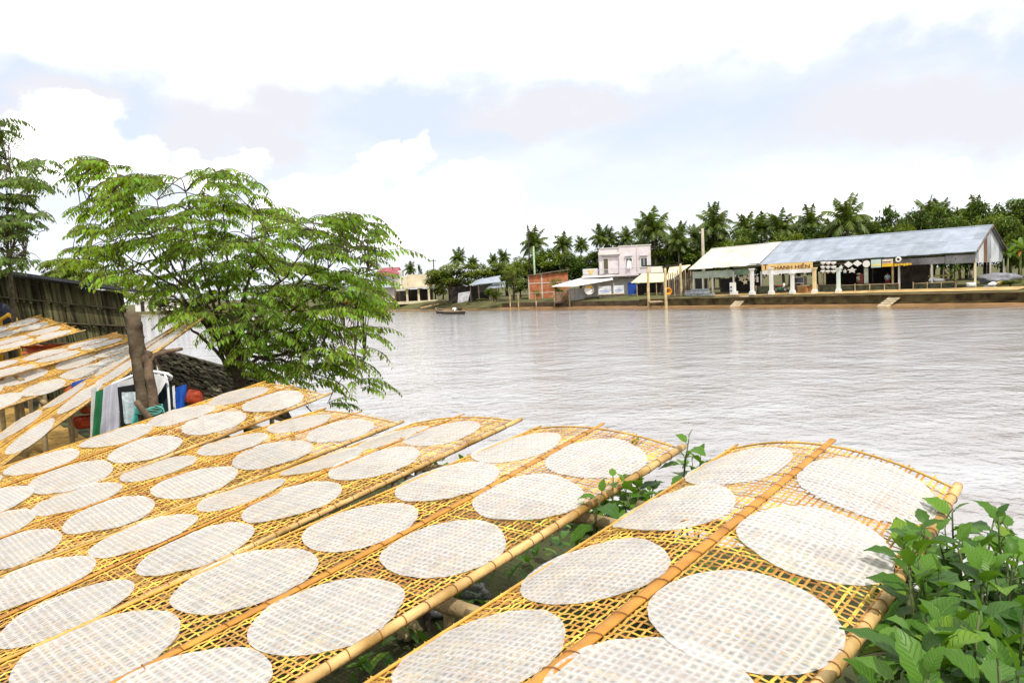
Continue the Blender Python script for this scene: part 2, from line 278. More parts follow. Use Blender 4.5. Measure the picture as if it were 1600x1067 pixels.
RACKS = {
'A': ([[(1.017, 3.489, 2.763), (1.344, 3.137, 2.848), (1.702, 2.81, 2.73)], [(0.078, 2.526, 2.606), (0.44, 2.174, 2.695), (0.829, 1.825, 2.637)], [(-0.826, 1.532, 2.481), (-0.437, 1.192, 2.584), (-0.049, 0.852, 2.683)]],
  2.67, 0.524, [('L', 0, 0.314, -0.55), ('L', 1, 0.811, -0.572), ('L', 2, 1.361, -0.517), ('L', 3, 1.902, -0.505), ('L', 4, 2.416, -0.5), ('R', 0, 0.311, 0.506), ('R', 1, 0.856, 0.5), ('R', 2, 1.416, 0.521), ('R', 3, 1.876, 0.481), ('R', 4, 2.416, 0.5)]),
'B': ([[(0.098, 4.308, 2.745), (0.44, 3.964, 2.804), (0.809, 3.636, 2.75)], [(-0.992, 3.112, 2.583), (-0.604, 2.775, 2.592), (-0.214, 2.443, 2.6)], [(-2.036, 1.894, 2.417), (-1.638, 1.572, 2.432), (-1.242, 1.247, 2.459)]],
  3.19, 0.511, [('L', 0, 0.367, -0.559), ('L', 1, 0.888, -0.546), ('L', 2, 1.42, -0.495), ('L', 3, 1.94, -0.52), ('L', 4, 2.466, -0.507), ('L', 5, 2.983, -0.5), ('R', 0, 0.369, 0.486), ('R', 1, 0.893, 0.489), ('R', 2, 1.428, 0.517), ('R', 3, 1.956, 0.526), ('R', 4, 2.457, 0.495), ('R', 5, 2.983, 0.5)]),
'C': ([[(-0.754, 5.196, 2.64), (-0.384, 4.836, 2.745), (-0.004, 4.474, 2.771)], [(-1.843, 4.043, 2.458), (-1.458, 3.679, 2.512), (-1.069, 3.315, 2.541)], [(-2.909, 2.888, 2.268), (-2.521, 2.529, 2.231), (-2.151, 2.16, 2.294)]],
  3.19, 0.531, [('L', 0, 0.415, -0.358), ('L', 1, 0.87, -0.558), ('L', 2, 1.403, -0.54), ('L', 3, 1.934, -0.51), ('L', 4, 2.437, -0.478), ('L', 5, 2.965, -0.5), ('R', 0, 0.331, 0.417), ('R', 1, 0.848, 0.403), ('R', 2, 1.395, 0.451), ('R', 3, 1.916, 0.521), ('R', 4, 2.459, 0.581), ('R', 5, 2.965, 0.5)]),
'D': ([[(-1.643, 6.109, 2.635), (-1.258, 5.732, 2.65), (-0.872, 5.359, 2.633)], [(-2.771, 4.992, 2.432), (-2.382, 4.615, 2.431), (-1.987, 4.243, 2.401)], [(-3.87, 3.881, 2.2), (-3.485, 3.505, 2.191), (-3.106, 3.124, 2.201)]],
  3.19, 0.539, [('L', 0, 0.336, -0.485), ('L', 1, 0.857, -0.541), ('L', 2, 1.388, -0.572), ('L', 3, 1.914, -0.468), ('L', 4, 2.406, -0.493), ('L', 5, 2.938, -0.5), ('R', 0, 0.325, 0.523), ('R', 1, 0.845, 0.472), ('R', 2, 1.374, 0.46), ('R', 3, 1.899, 0.515), ('R', 4, 2.419, 0.517), ('R', 5, 2.938, 0.5)]),
'E': ([[(-2.406, 6.924, 2.791), (-2.01, 6.572, 2.786), (-1.613, 6.225, 2.748)], [(-3.463, 5.739, 2.528), (-3.06, 5.393, 2.515), (-2.65, 5.056, 2.464)], [(-4.496, 4.55, 2.268), (-4.086, 4.213, 2.254), (-3.677, 3.874, 2.23)]],
  3.19, 0.531, [('L', 0, 0.35, -0.518), ('L', 1, 0.87, -0.508), ('L', 2, 1.386, -0.54), ('L', 3, 1.929, -0.483), ('L', 4, 2.433, -0.5), ('L', 5, 2.953, -0.5), ('R', 0, 0.324, 0.465), ('R', 1, 0.852, 0.45), ('R', 2, 1.408, 0.519), ('R', 3, 1.938, 0.552), ('R', 4, 2.406, 0.432), ('R', 5, 2.953, 0.5)]),
'F': ([[(-4.126, 9.076, 3.302), (-3.781, 8.677, 3.365), (-3.429, 8.282, 3.42)], [(-4.914, 8.31, 2.719), (-4.555, 7.919, 2.747), (-4.184, 7.536, 2.753)], [(-5.695, 7.546, 2.124), (-5.316, 7.17, 2.102), (-4.937, 6.796, 2.079)]],
  2.5, 0.532, [('L', 0, 0.458, -0.5), ('L', 1, 0.858, -0.66), ('L', 2, 1.469, -0.65), ('L', 3, 1.989, -0.66), ('R', 0, 0.458, 0.5), ('R', 1, 1.007, 0.364), ('R', 2, 1.471, 0.462), ('R', 3, 2.037, 0.652)]),
'G': ([[(-5.195, 10.027, 3.099), (-4.828, 9.673, 3.039), (-4.456, 9.321, 2.981)], [(-6.024, 9.146, 2.812), (-5.642, 8.802, 2.741), (-5.26, 8.459, 2.666)], [(-6.847, 8.261, 2.506), (-6.455, 7.926, 2.438), (-6.064, 7.589, 2.367)]],
  2.5, 0.52, [('L', 0, 0.316, -0.354), ('L', 1, 0.773, -0.489), ('L', 2, 1.368, -0.66), ('L', 3, 1.877, -0.5), ('R', 0, 0.425, 0.422), ('R', 1, 0.858, 0.425), ('R', 2, 1.36, 0.66), ('R', 3, 1.831, 0.529)]),
'H': ([[(-5.752, 10.63, 3.18), (-5.372, 10.261, 3.156), (-4.993, 9.891, 3.134)], [(-6.627, 9.751, 2.941), (-6.243, 9.386, 2.903), (-5.858, 9.02, 2.873)], [(-7.494, 8.876, 2.686), (-7.109, 8.511, 2.653), (-6.724, 8.146, 2.62)]],
  2.5, 0.531, [('L', 0, 0.427, -0.34), ('L', 1, 0.946, -0.383), ('L', 2, 1.484, -0.597), ('R', 0, 0.379, 0.34), ('R', 1, 0.923, 0.452), ('R', 2, 1.46, 0.66)]),
'I': ([[(-7.755, 12.754, 3.302), (-7.38, 12.382, 3.248), (-7.005, 12.011, 3.194)], [(-8.633, 11.91, 3.028), (-8.26, 11.537, 2.978), (-7.887, 11.164, 2.928)], [(-9.513, 11.065, 2.756), (-9.14, 10.691, 2.708), (-8.767, 10.318, 2.66)]],
  2.5, 0.53, [('L', 0, 0.352, -0.519), ('L', 1, 0.858, -0.382), ('R', 0, 0.352, 0.557), ('R', 1, 0.872, 0.382)]),
'J': ([[(-9.192, 14.342, 3.444), (-8.784, 14.012, 3.374), (-8.376, 13.683, 3.303)], [(-9.985, 13.423, 3.142), (-9.577, 13.094, 3.072), (-9.168, 12.764, 3.002)], [(-10.778, 12.505, 2.84), (-10.369, 12.176, 2.771), (-9.961, 11.846, 2.701)]],
  2.5, 0.529, [('L', 0, 0.344, -0.462), ('L', 1, 0.858, -0.541), ('R', 0, 0.359, 0.516), ('R', 1, 0.834, 0.379)]),
}
RNAME = {'A': 'rack beside the leafy bush', 'B': 'second rack from the leafy bush', 'C': 'third rack from the leafy bush', 'D': 'fourth rack from the leafy bush', 'E': 'rack beside the leaning post',
         'F': 'steep rack passing behind the post', 'G': 'rack just behind the steep rack', 'H': 'second rack behind the steep rack', 'I': 'raised rack over the orange tarp', 'J': 'rack against the thatched wall'}
RLAB = {'A': 'broad woven bamboo drying rack with an orange spine, beside the leafy bush', 'B': 'woven bamboo drying rack with thick yellow edge pole, second from the leafy bush',
        'C': 'woven bamboo drying rack reaching over the water stakes, third from the leafy bush', 'D': 'woven bamboo drying rack, fourth from the leafy bush, its papers bleached white',
        'E': 'woven bamboo drying rack beside the leaning post, lowest branches over its river end', 'F': 'steeply tilted bamboo drying rack passing behind the leaning post to a narrow tip',
        'G': 'bamboo drying rack lying just behind the steep rack, over the blue cloth', 'H': 'bamboo drying rack with lilac-tinged papers, second behind the steep rack',
        'I': 'small raised bamboo drying rack over the orange tarp', 'J': 'small raised bamboo drying rack set close against the thatched wall'}
ORD = ['first', 'second', 'third', 'fourth', 'fifth', 'sixth']
def lag(t): return (2*t*t-3*t+1, 4*t-4*t*t, 2*t*t-t)
class Surf:
    def __init__(s, C, Lm): s.C = [[Vector(p) for p in r] for r in C]; s.L = Lm
    def p(s, u, v):
        a = lag(u/s.L); b = lag((v+1)/2); o = Vector()
        for i in range(3):
            for j in range(3): o += s.C[i][j]*(a[i]*b[j])
        return o
    def n(s, u, v):
        du = s.p(u+.01, v)-s.p(u-.01, v); dv = s.p(u, v+.01)-s.p(u, v-.01); n = du.cross(dv).normalized()
        return n if n.z > 0 else -n
class SurfG:
    """the same surface sampled on a fine grid for quick lookup"""
    def __init__(s, S, nu=60, nv=16):
        s.S = S; s.nu, s.nv = nu, nv
        s.u0, s.u1, s.v0, s.v1 = -.1, S.L+.1, -1.15, 1.15
        s.G = [[(S.p(s.u0+(s.u1-s.u0)*i/nu, s.v0+(s.v1-s.v0)*j/nv), S.n(s.u0+(s.u1-s.u0)*i/nu, s.v0+(s.v1-s.v0)*j/nv)) for j in range(nv+1)] for i in range(nu+1)]
    def __call__(s, u, v, h=0.):
        a = min(max((u-s.u0)/(s.u1-s.u0)*s.nu, 0), s.nu-1e-6); b = min(max((v-s.v0)/(s.v1-s.v0)*s.nv, 0), s.nv-1e-6); i, j = int(a), int(b); a -= i; b -= j
        g = s.G; w = ((1-a)*(1-b), (1-a)*b, a*(1-b), a*b); c = (g[i][j], g[i][j+1], g[i+1][j], g[i+1][j+1])
        P = c[0][0]*w[0]+c[1][0]*w[1]+c[2][0]*w[2]+c[3][0]*w[3]; n = c[0][1]*w[0]+c[1][1]*w[1]+c[2][1]*w[2]+c[3][1]*w[3]
        return P+n*h
SURF = {}
PU, PV = .0268, .0242          # weave pitch: cross strips along u, long strips along v (metres)
def strip(mb, S, path, wid, along, h0, sgn0):
    """one woven strip: a triangular-section ribbon that dips over and under; path: list of (u, v)"""
    vs = []; k = len(path)
    for i, (u, v) in enumerate(path):
        h = h0+(.0022 if (i+sgn0) % 2 else -.0022)
        if along: a, b = S(u, v-wid/2, h-.0018), S(u, v+wid/2, h-.0018)
        else: a, b = S(u-wid/2, v, h-.0018), S(u+wid/2, v, h-.0018)
        vs += [a, S(u, v, h+.0014), b]
    fs = []
    for i in range(k-1):
        o = i*3; fs += [(o, o+1, o+4, o+3), (o+1, o+2, o+5, o+4), (o+2, o, o+3, o+5)]
    mb.add(vs, fs)
def make_rack(key):
    C, Lm, w, discs = RACKS[key]
    S0 = Surf(C, Lm); S = SurfG(S0); SURF[key] = (S, Lm, w)
    rs = random.Random(ord(key))
    base = S(Lm*.5, 0); base.z -= .06
    root = empty('drying_rack', base, 0, RLAB[key], 'drying rack', 'bamboo racks of drying rice paper')
    mb = MB(); far = key in 'GHIJ'
    nl = int(2*w/PV); ncr = int((Lm-.06)/PU)
    vpos = [-1+2*(j+.5)/nl+rs.uniform(-.16, .16)*2/nl for j in range(nl)]
    upos = [.04+(Lm-.08)*(i+.5)/ncr+rs.uniform(-.18, .18)*PU for i in range(ncr)]
    for j, v in enumerate(vpos):
        ph = rs.uniform(0, 6); am = rs.uniform(.1, .45)/nl; e0 = rs.uniform(-.035, .03)
        us = [e0]+[u for u in upos[::(2 if far else 1)]]+[Lm-.02]
        path = [(u, max(-1.02, min(1.02, v+am*math.sin(u*2.3+ph)))) for u in us]
        strip(mb, S, path, rs.uniform(.0070, .0105)/w, True, 0, j)
    for i, u in enumerate(upos):
        sk = rs.uniform(-.006, .006)+.030*math.sin(u*1.7+ord(key)); ph = rs.uniform(0, 6); am = rs.uniform(0, .003)
        vv = [-1.02]+vpos[::(2 if far else 1)]+[1.02]; vv.sort()
        path = [(min(max(u+sk*v+am*math.sin(v*4+ph), 0), Lm), v) for v in vv]
        strip(mb, S, path, rs.uniform(.0058, .0082), False, 0, i)
        if rs.random() < .08: strip(mb, S, [(min(a+.011, Lm), b) for a, b in path], rs.uniform(.004, .006), False, .001, i)
    mb.v = [tuple(Vector(v)-base) for v in mb.v]
    mb.build('weave', BAM, root)
    # poles: thick round pole under the bush-side edge, thin paired rods on the other edge, a flat split spine along the middle
    def pole(v, h, r, name, mat, wob=.004, flat=None):
        b = MB(); k = 44; P = []; Rr = []
        for i in range(k+1):
            u = -.06+(Lm+.10)*i/k
            uu = min(max(u, -.1), Lm+.1)
            q = S(uu, v, h); q += Vector((nz(u*2, v*3, ord(key)), nz(u*2, v*3, 9+ord(key)), 0))*wob
            P.append(q); node = (u*3.3+v) % 1
            Rr.append(r*(1.13 if node < .09 else 1.0)*(1-.10*(1-i/k)))
        if flat:
            vs = []
            for i, q in enumerate(P):
                u = min(max(-.06+(Lm+.10)*i/k, -.1), Lm+.1); e = flat/w*(.75+.25*min(1, i/k*2))
                for dv, dh in ((-e, 0), (-e*.9, .004), (-e*.35, .0068), (e*.35, .0068), (e*.9, .004), (e, 0)):
                    vs.append(S(u, v+dv, h+dh))
            fs = [(i*6+j, i*6+j+1, (i+1)*6+j+1, (i+1)*6+j) for i in range(k) for j in range(5)]+[(i*6+5, i*6, (i+1)*6, (i+1)*6+5) for i in range(k)]+[(0, 1, 2, 3, 4, 5), tuple(k*6+j for j in (5, 4, 3, 2, 1, 0))]
            b.add(vs, fs)
        else: b.tube(P, Rr, 10)
        b.v = [tuple(Vector(x)-base) for x in b.v]
        return b.build(name, mat, root, True)
    def ties(par, v, h, r, n, flat=None):
        """one continuous rattan cord: a turn round the pole, a run beneath it, the next turn"""
        b = MB(); path = []
        for i in range(n):
            u = .05+(Lm-.1)*(i+rs.uniform(.3, .7))/n
            c = S(u, v, h); du = (S(u+.02, v, h)-S(u-.02, v, h)).normalized(); dv = (S(u, v+.05, h)-S(u, v-.05, h)).normalized(); nn = dv.cross(du)
            if nn.z < 0: nn = -nn
            sl_ = rs.uniform(-.25, .25)
            for a in range(15):
                t2 = -math.pi/2+2*math.pi*a/14
                if flat: path.append(c+dv*(flat*1.06*math.cos(t2))+nn*(.008*math.sin(t2)+.001)+du*(sl_*flat*math.cos(t2)+.006*a/14))
                else: path.append(c+dv*(r*1.06*math.cos(t2))+nn*(r*1.06*math.sin(t2))+du*(sl_*r*math.cos(t2)+.006*a/14))
        b.tube(path, .0018 if not far else .003, 4, False)
        b.v = [tuple(Vector(x)-base) for x in b.v]
        b.build('rope_lashing', LASH, par)
    thick = {'A': .020, 'B': .0185, 'C': .014}.get(key, .012)
    o = pole(1.0, -thick*.55, thick, 'edge_pole', POLE); ties(o, 1.0, -thick*.55, thick, 30)
    o = pole(-1.0, -.006, .008, 'edge_rod', BAM); pole(-.965, .004, .006, 'edge_rod', BAM)
    hw = {'A': .022, 'B': .017}.get(key, .012)
    o = pole(0, .004, hw, 'spine', POLE2, flat=hw); ties(o, 0, .006, hw, 24, flat=hw)
    for u, h in ((.012, .003), (Lm-.03, .003)):
        b = MB(); b.tube([S(u, -1.02+2.04*i/14, h) for i in range(15)], .0048, 6); b.v = [tuple(Vector(x)-base) for x in b.v]; b.build('end_rod', BAM, root, True)
    # rice papers: each has dried on to the strips under it, so its print follows those strips
    us_, vs_ = sorted(upos), sorted(vpos)
    def cell(t, L_):
        i = bisect.bisect(L_, t)
        if i == 0: return (t-L_[0])/(L_[1]-L_[0])
        if i == len(L_): return len(L_)-1+(t-L_[-1])/(L_[-1]-L_[-2])
        return i-1+(t-L_[i-1])/(L_[i]-L_[i-1])
    def cuv(u, v):
        return (cell(u-.030*math.sin(u*1.7+ord(key))*v, us_), cell(v, vs_))
    for col, kk, u0, v0 in discs:
        P0 = px(S(u0, v0))
        if P0[0] < -130 or P0[1] > 1230: continue
        r0 = .252*rs.uniform(.95, 1.035); b = MB(); uv = []; cen = S(u0, v0, .006)
        nr, na = 20, 80; vs = [cen]; uv = [cuv(u0, v0)]
        ha = rs.uniform(0, 6)
        for i in range(1, nr+1):
            for a in range(na):
                t2 = 2*math.pi*a/na; rr_ = r0*i/nr*(1+.06*nz(math.cos(t2)*1.3, math.sin(t2)*1.3, ord(key)+kk*3+v0)+(.008*nz(math.cos(t2)*9, math.sin(t2)*9, kk) if i == nr else 0))
                du, dv = rr_*math.cos(t2), rr_*math.sin(t2)
                u, v = u0+du, v0+dv/w
                if u < -.09 or u > Lm+.09: u = min(max(u, -.09), Lm+.09)
                h = .0045+.0015*nz(du*30, dv*30, kk)+(.009 if i == nr else .004 if i == nr-1 else .0015 if i == nr-2 else 0)*max(0, math.sin(t2*2+ha)+.6*nz(math.cos(t2)*4, math.sin(t2)*4, kk+7))
                if v < -1.14 or v > 1.14: v = max(-1.14, min(1.14, v))
                vs.append(S(u, v, h)); uv.append(cuv(u, v))
        fs = [(0, 1+a, 1+(a+1) % na) for a in range(na)]
        for i in range(nr-1):
            for a in range(na):
                if key == 'A' and col == 'L' and kk == 1 and i == 13 and a in (9, 10): continue     # the torn hole
                fs.append((1+i*na+a, 1+(i+1)*na+a, 1+(i+1)*na+(a+1) % na, 1+i*na+(a+1) % na))
        b.add([v-cen for v in vs], fs); b.uv = uv
        o = b.build('rice_paper', PAPER, None, True, cen)
        row = ('row at the river end' if kk == 0 else ORD[kk]+' row from the river end')
        tag(o, f"rice paper, {row}, {'hut-side' if col == 'L' else 'bush-side'} column, {RNAME[key]}", 'rice paper', 'round rice papers drying on the racks')
for k in RACKS: make_rack(k)
# supports
def to_ground(p, extra=.25): return Vector((p.x, p.y, min(ground_h(p.x, p.y), 3)-extra))
def crossbeam(key, u, ext0, ext1, label, r=.028):
    S, Lm, w = SURF[key]; a = S(u, -1, -.07); b = S(u, 1, -.085); d = (b-a).normalized()
    p0, p1 = a-d*ext0, b+d*ext1; mb = MB(); k = 16
    mb.tube([p0.lerp(p1, i/k)+Vector((0, 0, .01*nz(i*.3, u))) for i in range(k+1)], [r*(1.12 if i % 5 == 2 else 1) for i in range(k+1)], 10)
    tag(recentre(mb.build('crossbeam', DRYB, None, True)), label, 'bamboo beam', 'bamboo beams carrying the racks')
    for s_, f in enumerate((.12, .88)):
        t_ = p0.lerp(p1, f); t_.z -= r; g_ = to_ground(t_); mb = MB()
        mb.tube([g_.lerp(t_, i/6)+Vector((.012*nz(i, f), .012*nz(i, u), 0)) for i in range(7)], .03, 8)
        tag(recentre(mb.build('support_post', DRYB, None, True)), f"bamboo post, {'hut-side' if s_ == 0 else 'bush-side'} end of {label}", 'post', 'bamboo posts under the racks')
for key in 'ABCDEFGHIJ':
    Lm = RACKS[key][1]
    for nm, u in (('river-end', .62 if key != 'B' else .78), ('inland', Lm-1.05)):
        if key == 'B' and nm == 'inland': u = 1.62
        if key == 'F' and nm == 'river-end': continue
        crossbeam(key, u, .12, .30 if key == 'B' else .1, f"{nm} beam, {RNAME[key]}")
S, Lm, w = SURF['C']
for i, (x, y, nm) in enumerate(((617, 742, 'inland'), (638, 732, 'middle'), (652, 726, 'outermost'))):
    best = min((abs(px(S(u*.01, 1))[0]-x), u*.01) for u in range(0, 150))[1]
    p = S(best, .99, -.03); g_ = Vector((p.x, p.y, -.5)); mb = MB()
    mb.tube([g_.lerp(p, k/8)+Vector((.015*nz(k, i), 0, 0)) for k in range(9)], .022, 8)
    tag(recentre(mb.build('water_stake', M('wet_stake', (.075, .06, .04), .6, .3, 8), None, True)), f"dark wooden stake under the third rack, {nm} of three in a row", 'stake', 'stakes under the third rack')
# ------------------------------------------------------------------ leaning post and things beside the racks
BARK = M('post_bark', (.085, .06, .038), .95, .6, 5, 1., 16, .05, col2=(.15, .115, .075))
def wobble_tube(mb, pts, r0, r1, n=12, seg=8, amp=.012, seed=0., cap=True):
    P = []
    for i in range(len(pts)-1):
        a, b = Vector(pts[i]), Vector(pts[i+1])
        P += [a.lerp(b, k/seg) for k in range(seg)]
    P.append(Vector(pts[-1])); k = len(P)
    mb.tube([p+Vector((nz(i*.4, seed), nz(i*.4, seed+5), 0))*amp for i, p in enumerate(P)], [(r0+(r1-r0)*i/(k-1))*(1+.12*nz(i*.7, seed+9)) for i in range(k)], n, cap)
D = 6.75
root = empty('leaning_post', at(232, 690, D), 0, 'weathered brown tree-trunk post leaning beside the racks, with a thinner forked stem', 'post')
def rel(mb, root): mb.v = [tuple(Vector(v)-root.location) for v in mb.v]
mb = MB(); wobble_tube(mb, [to_ground(at(236, 690, D)), at(226, 620, D), at(214, 540, D), at(207, 489, D)], .074, .066, 14); rel(mb, root); mb.build('trunk', BARK, root, True)
mb = MB(); wobble_tube(mb, [to_ground(at(243, 690, D-.05)), at(238, 610, D-.08), at(229, 565, D-.06), at(232, 548, D-.05)], .045, .036, 10, 6, .02, 3)
wobble_tube(mb, [at(231, 566, D-.05), at(240, 556, D-.02), at(262, 549, D+.1), at(284, 545, D+.25)], .03, .016, 8, 4, .006, 8); rel(mb, root)
mb.build('forked_stem', M('stem_bark', (.12, .08, .05), .9, .5, 8, .9, 20), root, True)
mb = MB(); wobble_tube(mb, [at(236, 655, D-.15), at(222, 640, D-.17), at(213, 627, D-.16)], .03, .026, 8, 3, .004, 2); rel(mb, root); mb.build('cut_stub', M('stem_bark', (1, 1, 1)), root, True)
mb = MB()
for i in range(5):
    c = at(233, 636+i*2.2, D-.04); mb.tube([c+Vector((.115*math.cos(a*.5236), .1*math.sin(a*.5236), .012*math.sin(a*1.3+i))) for a in range(13)], .006, 5, False)
mb.tube([at(243, 634, D-.16), at(254, 637, D-.2), at(258, 646, D-.2), at(250, 652, D-.2)], .007, 5); rel(mb, root)
mb.build('rope', M('green_rope', (.10, .33, .27), .8, .3, 20), root, True)
# clothes stand: white tube frame with garments
D = 7.35
WHITEP = M('white_tube', (.8, .8, .8), .35, .05, 4)
fr = at(245, 690, D); root = empty('clothes_stand', (fr.x, fr.y, ground_h(fr.x, fr.y)), 0, 'white tubular clothes stand behind the leaning post, top rail curving down', 'clothes stand')
mb = MB()
mb.tube([at(170, 606, D-.1), at(178, 599, D-.1), at(205, 588, D), at(228, 579, D), at(245, 581, D), at(262, 584, D), at(268, 588, D), at(266, 594, D+.05)], .014, 8)
mb.tube([at(258, 584, D), at(262, 600, D), at(264, 625, D), to_ground(at(266, 690, D))], .012, 8)
mb.tube([at(180, 600, D-.1), at(182, 640, D-.1), to_ground(at(184, 700, D-.1))], .012, 8)
mb.tube([at(204, 588, D+.5), at(228, 580, D+.5), at(258, 585, D+.5), to_ground(at(262, 690, D+.5))], .012, 8)
rel(mb, root); mb.build('tube_frame', WHITEP, root, True)
def cloth(name, pts, mat, label, cat, grp=None, fold=.035, nf=3., seed=0., n=14, k=12):
    """hanging cloth between two edges: pts = (top a, top b, bottom b, bottom a), with folds and thickness"""
    a, b, c, d = [Vector(p) for p in pts]; wd = (b-a); nrm = wd.cross(Vector((0, 0, 1))).normalized()
    F, B = [], []
    for j in range(k+1):
        f = j/k; rowF, rowB = [], []
        for i in range(n+1):
            e = i/n; p = a.lerp(b, e).lerp(d.lerp(c, e), f)
            o = fold*(.25+.75*f)*(math.sin(e*nf*2*math.pi+seed+.8*f)+.6*nz(e*4, f*3, seed))
            p = p+nrm*o; p.z -= .02*math.sin(e*math.pi)*f; rowF.append(p); rowB.append(p+nrm*.006)
        F.append(rowF); B.append(rowB)
    mb = MB(); mb.grid(F); mb.grid([r[::-1] for r in B])
    per = F[0]+[r[-1] for r in F[1:]]+F[-1][::-1][1:]+[r[0] for r in F[::-1][1:-1]]
    pb = B[0]+[r[-1] for r in B[1:]]+B[-1][::-1][1:]+[r[0] for r in B[::-1][1:-1]]
    q = len(per); mb.add(per+pb, [(i, (i+1) % q, q+(i+1) % q, q+i) for i in range(q)])
    return tag(recentre(mb.build(name, mat, None, True)), label, cat, grp)
GR = 'garments hung on the clothes stand'
def cl(key, col, **k): return M(key, col, .85, .15, 5, .15, 60, .15, **k)
cloth('garment', [at(150, 612, 7.1), at(164, 606, 7.1), at(161, 682, 7.1), at(145, 690, 7.1)], cl('cloth_green', (.02, .13, .05)), 'dark green strip of cloth hanging at the end of the clothes stand', 'garment', GR, .02, 1.2)
cloth('garment', [at(143, 608, 7.2), at(151, 604, 7.2), at(150, 690, 7.2), at(142, 695, 7.2)], cl('cloth_grey', (.45, .45, .42)), 'pale grey cloth edge hanging outside the green strip', 'garment', GR, .015, 1)
cloth('garment', [at(163, 604, 7.05), at(188, 596, 7.05), at(187, 672, 7.05), at(160, 680, 7.05)], cl('cloth_white', (.44, .44, .49)), 'white shirt with lilac folds hanging beside the green strip', 'garment', GR, .035, 2.2, 1)
cloth('garment', [at(178, 599, 7.2), at(226, 585, 7.2), at(226, 632, 7.2), at(180, 626, 7.2)], cl('cloth_plain', (.46, .46, .46)), 'plain white cloth over the rail above the black-bordered cloth', 'garment', GR, .03, 1.6, 2)
cloth('garment', [at(184, 605, 7.0), at(212, 600, 7.0), at(220, 655, 7.0), at(189, 668, 7.0)], cl('cloth_black', (.012, .014, .016)), 'black border cloth hanging under the plain white cloth', 'garment', GR, .02, 1.2, 3)
cloth('garment', [at(190, 613, 6.93), at(213, 612, 6.93), at(224, 652, 6.93), at(192, 661, 6.93)], M('cloth_sheen', (.42, .52, .56), .4, .35, 9, .4, 30, .5, col2=(.62, .68, .7)), 'silvery pale blue plastic cloth in front of the black cloth', 'garment', GR, .03, 1.8, 4)
cloth('garment', [at(210, 634, 6.88), at(224, 630, 6.88), at(229, 656, 6.88), at(206, 660, 6.88)], cl('cloth_teal', (.05, .36, .30)), 'small teal net cloth at the foot of the leaning post', 'garment', GR, .03, 2, 5)
cloth('garment', [at(234, 582, 7.3), at(264, 590, 7.3), at(252, 612, 7.3), at(236, 622, 7.3)], cl('cloth_white2', (.60, .59, .58)), 'white cloth draped over the curved rail behind the post', 'garment', GR, .02, 1.3, 6)
cloth('garment', [at(236, 614, 7.4), at(268, 592, 7.4), at(270, 645, 7.4), at(238, 665, 7.4)], cl('cloth_dark', (.012, .025, .03)), 'dark navy garment hanging under the white draped cloth', 'garment', GR, .025, 1.6, 7)
cloth('garment', [at(269, 604, 7.6), at(273, 602, 7.6), at(275, 640, 7.6), at(270, 642, 7.6)], cl('cloth_white3', (.8, .8, .8)), 'narrow white strip of cloth beside the blue sack', 'garment', GR, .01, 1, 8)
cloth('blue_sack', [at(275, 605, 7.9), at(291, 600, 7.9), at(290, 640, 7.9), at(272, 645, 7.9)], cl('cloth_blue', (.02, .09, .42)), 'bright blue sack hanging beside the red bundle', 'sack', None, .04, 1.2, 9)
cloth('dark_sheet', [at(288, 600, 8.0), at(318, 610, 8.0), at(320, 650, 8.0), at(284, 650, 8.0)], cl('cloth_maroon', (.05, .02, .015)), 'dark brown sheet behind the red bundle', 'sheet', None, .03, 1.2, 10)
def lump(name, c, rx, ry, rz, mat, label, cat, seed, amp=.25):
    mb = MB(); G = []
    for i in range(13):
        th = math.pi*i/12; G.append([])
        for j in range(25):
            ph = 2*math.pi*j/24; d = Vector((math.sin(th)*math.cos(ph), math.sin(th)*math.sin(ph), math.cos(th)))
            G[-1].append(Vector(c)+Vector((d.x*rx, d.y*ry, max(d.z, -.6)*rz))*(1+amp*mnoise.noise(d*1.6+Vector((seed,)*3))+amp*.5*mnoise.noise(d*4+Vector((seed,)*3))))
    mb.grid(G); return tag(recentre(mb.build(name, mat, None, True)), label, cat)
lump('red_bundle', at(304, 622, 7.9), .09, .09, .10, M('red_plastic', (.34, .045, .014), .5, .5, 8, .8, 20), 'orange-red plastic bundle between the blue sack and the rack', 'bundle', 3)
cloth('blue_cloth', [at(112, 598, 8.4), at(160, 583, 8.4), at(160, 612, 8.4), at(108, 620, 8.4)], cl('cloth_blue2', (.03, .07, .30)), 'dark blue cloth under the rack behind the steep rack', 'cloth', None, .03, 1.4, 11)
lump('orange_tub', at(112, 612, 8.6), .08, .08, .07, M('orange_plastic', (.30, .07, .02), .5, .3, 8), 'orange plastic tub under the blue cloth', 'tub', 5, .1)
mb = MB(); c = at(140, 640, 7.7)
prof = [(.15, 0), (.19, .06), (.20, .2), (.205, .22), (.185, .22), (.175, .05)]
def basin(name, c, s, mat, label, cat):
    mb = MB(); mb.lathe([(r*s, z*s) for r, z in prof], 20); o = mb.build(name, mat, None, True, c); return tag(o, label, cat)
basin('red_basin', at(133, 668, 7.9), .55, M('red_plastic', (.55, .06, .015)), 'red plastic basin under the steep rack beside the green cloth', 'basin')
basin('orange_basin', at(139, 645, 8.0), .45, M('orange_plastic', (.50, .11, .02)), 'orange plastic basin stacked above the red basin', 'basin')
# orange tarp under the raised rack
mb = MB(); G = []
for j in range(9):
    f = j/8; G.append([])
    for i in range(17):
        e = i/16; p = at(30+70*e, (541-4*e)+(12+2*e)*f, 11.0); p.y += .12*math.sin(f*3)+.08*nz(e*6, f*3); p.z += .03*nz(e*5, f*4, 2); G[-1].append(p)
mb.grid(G); G2 = [[p+Vector((0, .02, 0)) for p in r][::-1] for r in G]; mb.grid(G2)
tag(recentre(mb.build('orange_tarp', M('tarp_orange', (.38, .09, .025), .6, .35, 3, .4, 12), None, True)), 'rust-orange tarpaulin hung below the raised rack', 'tarpaulin')
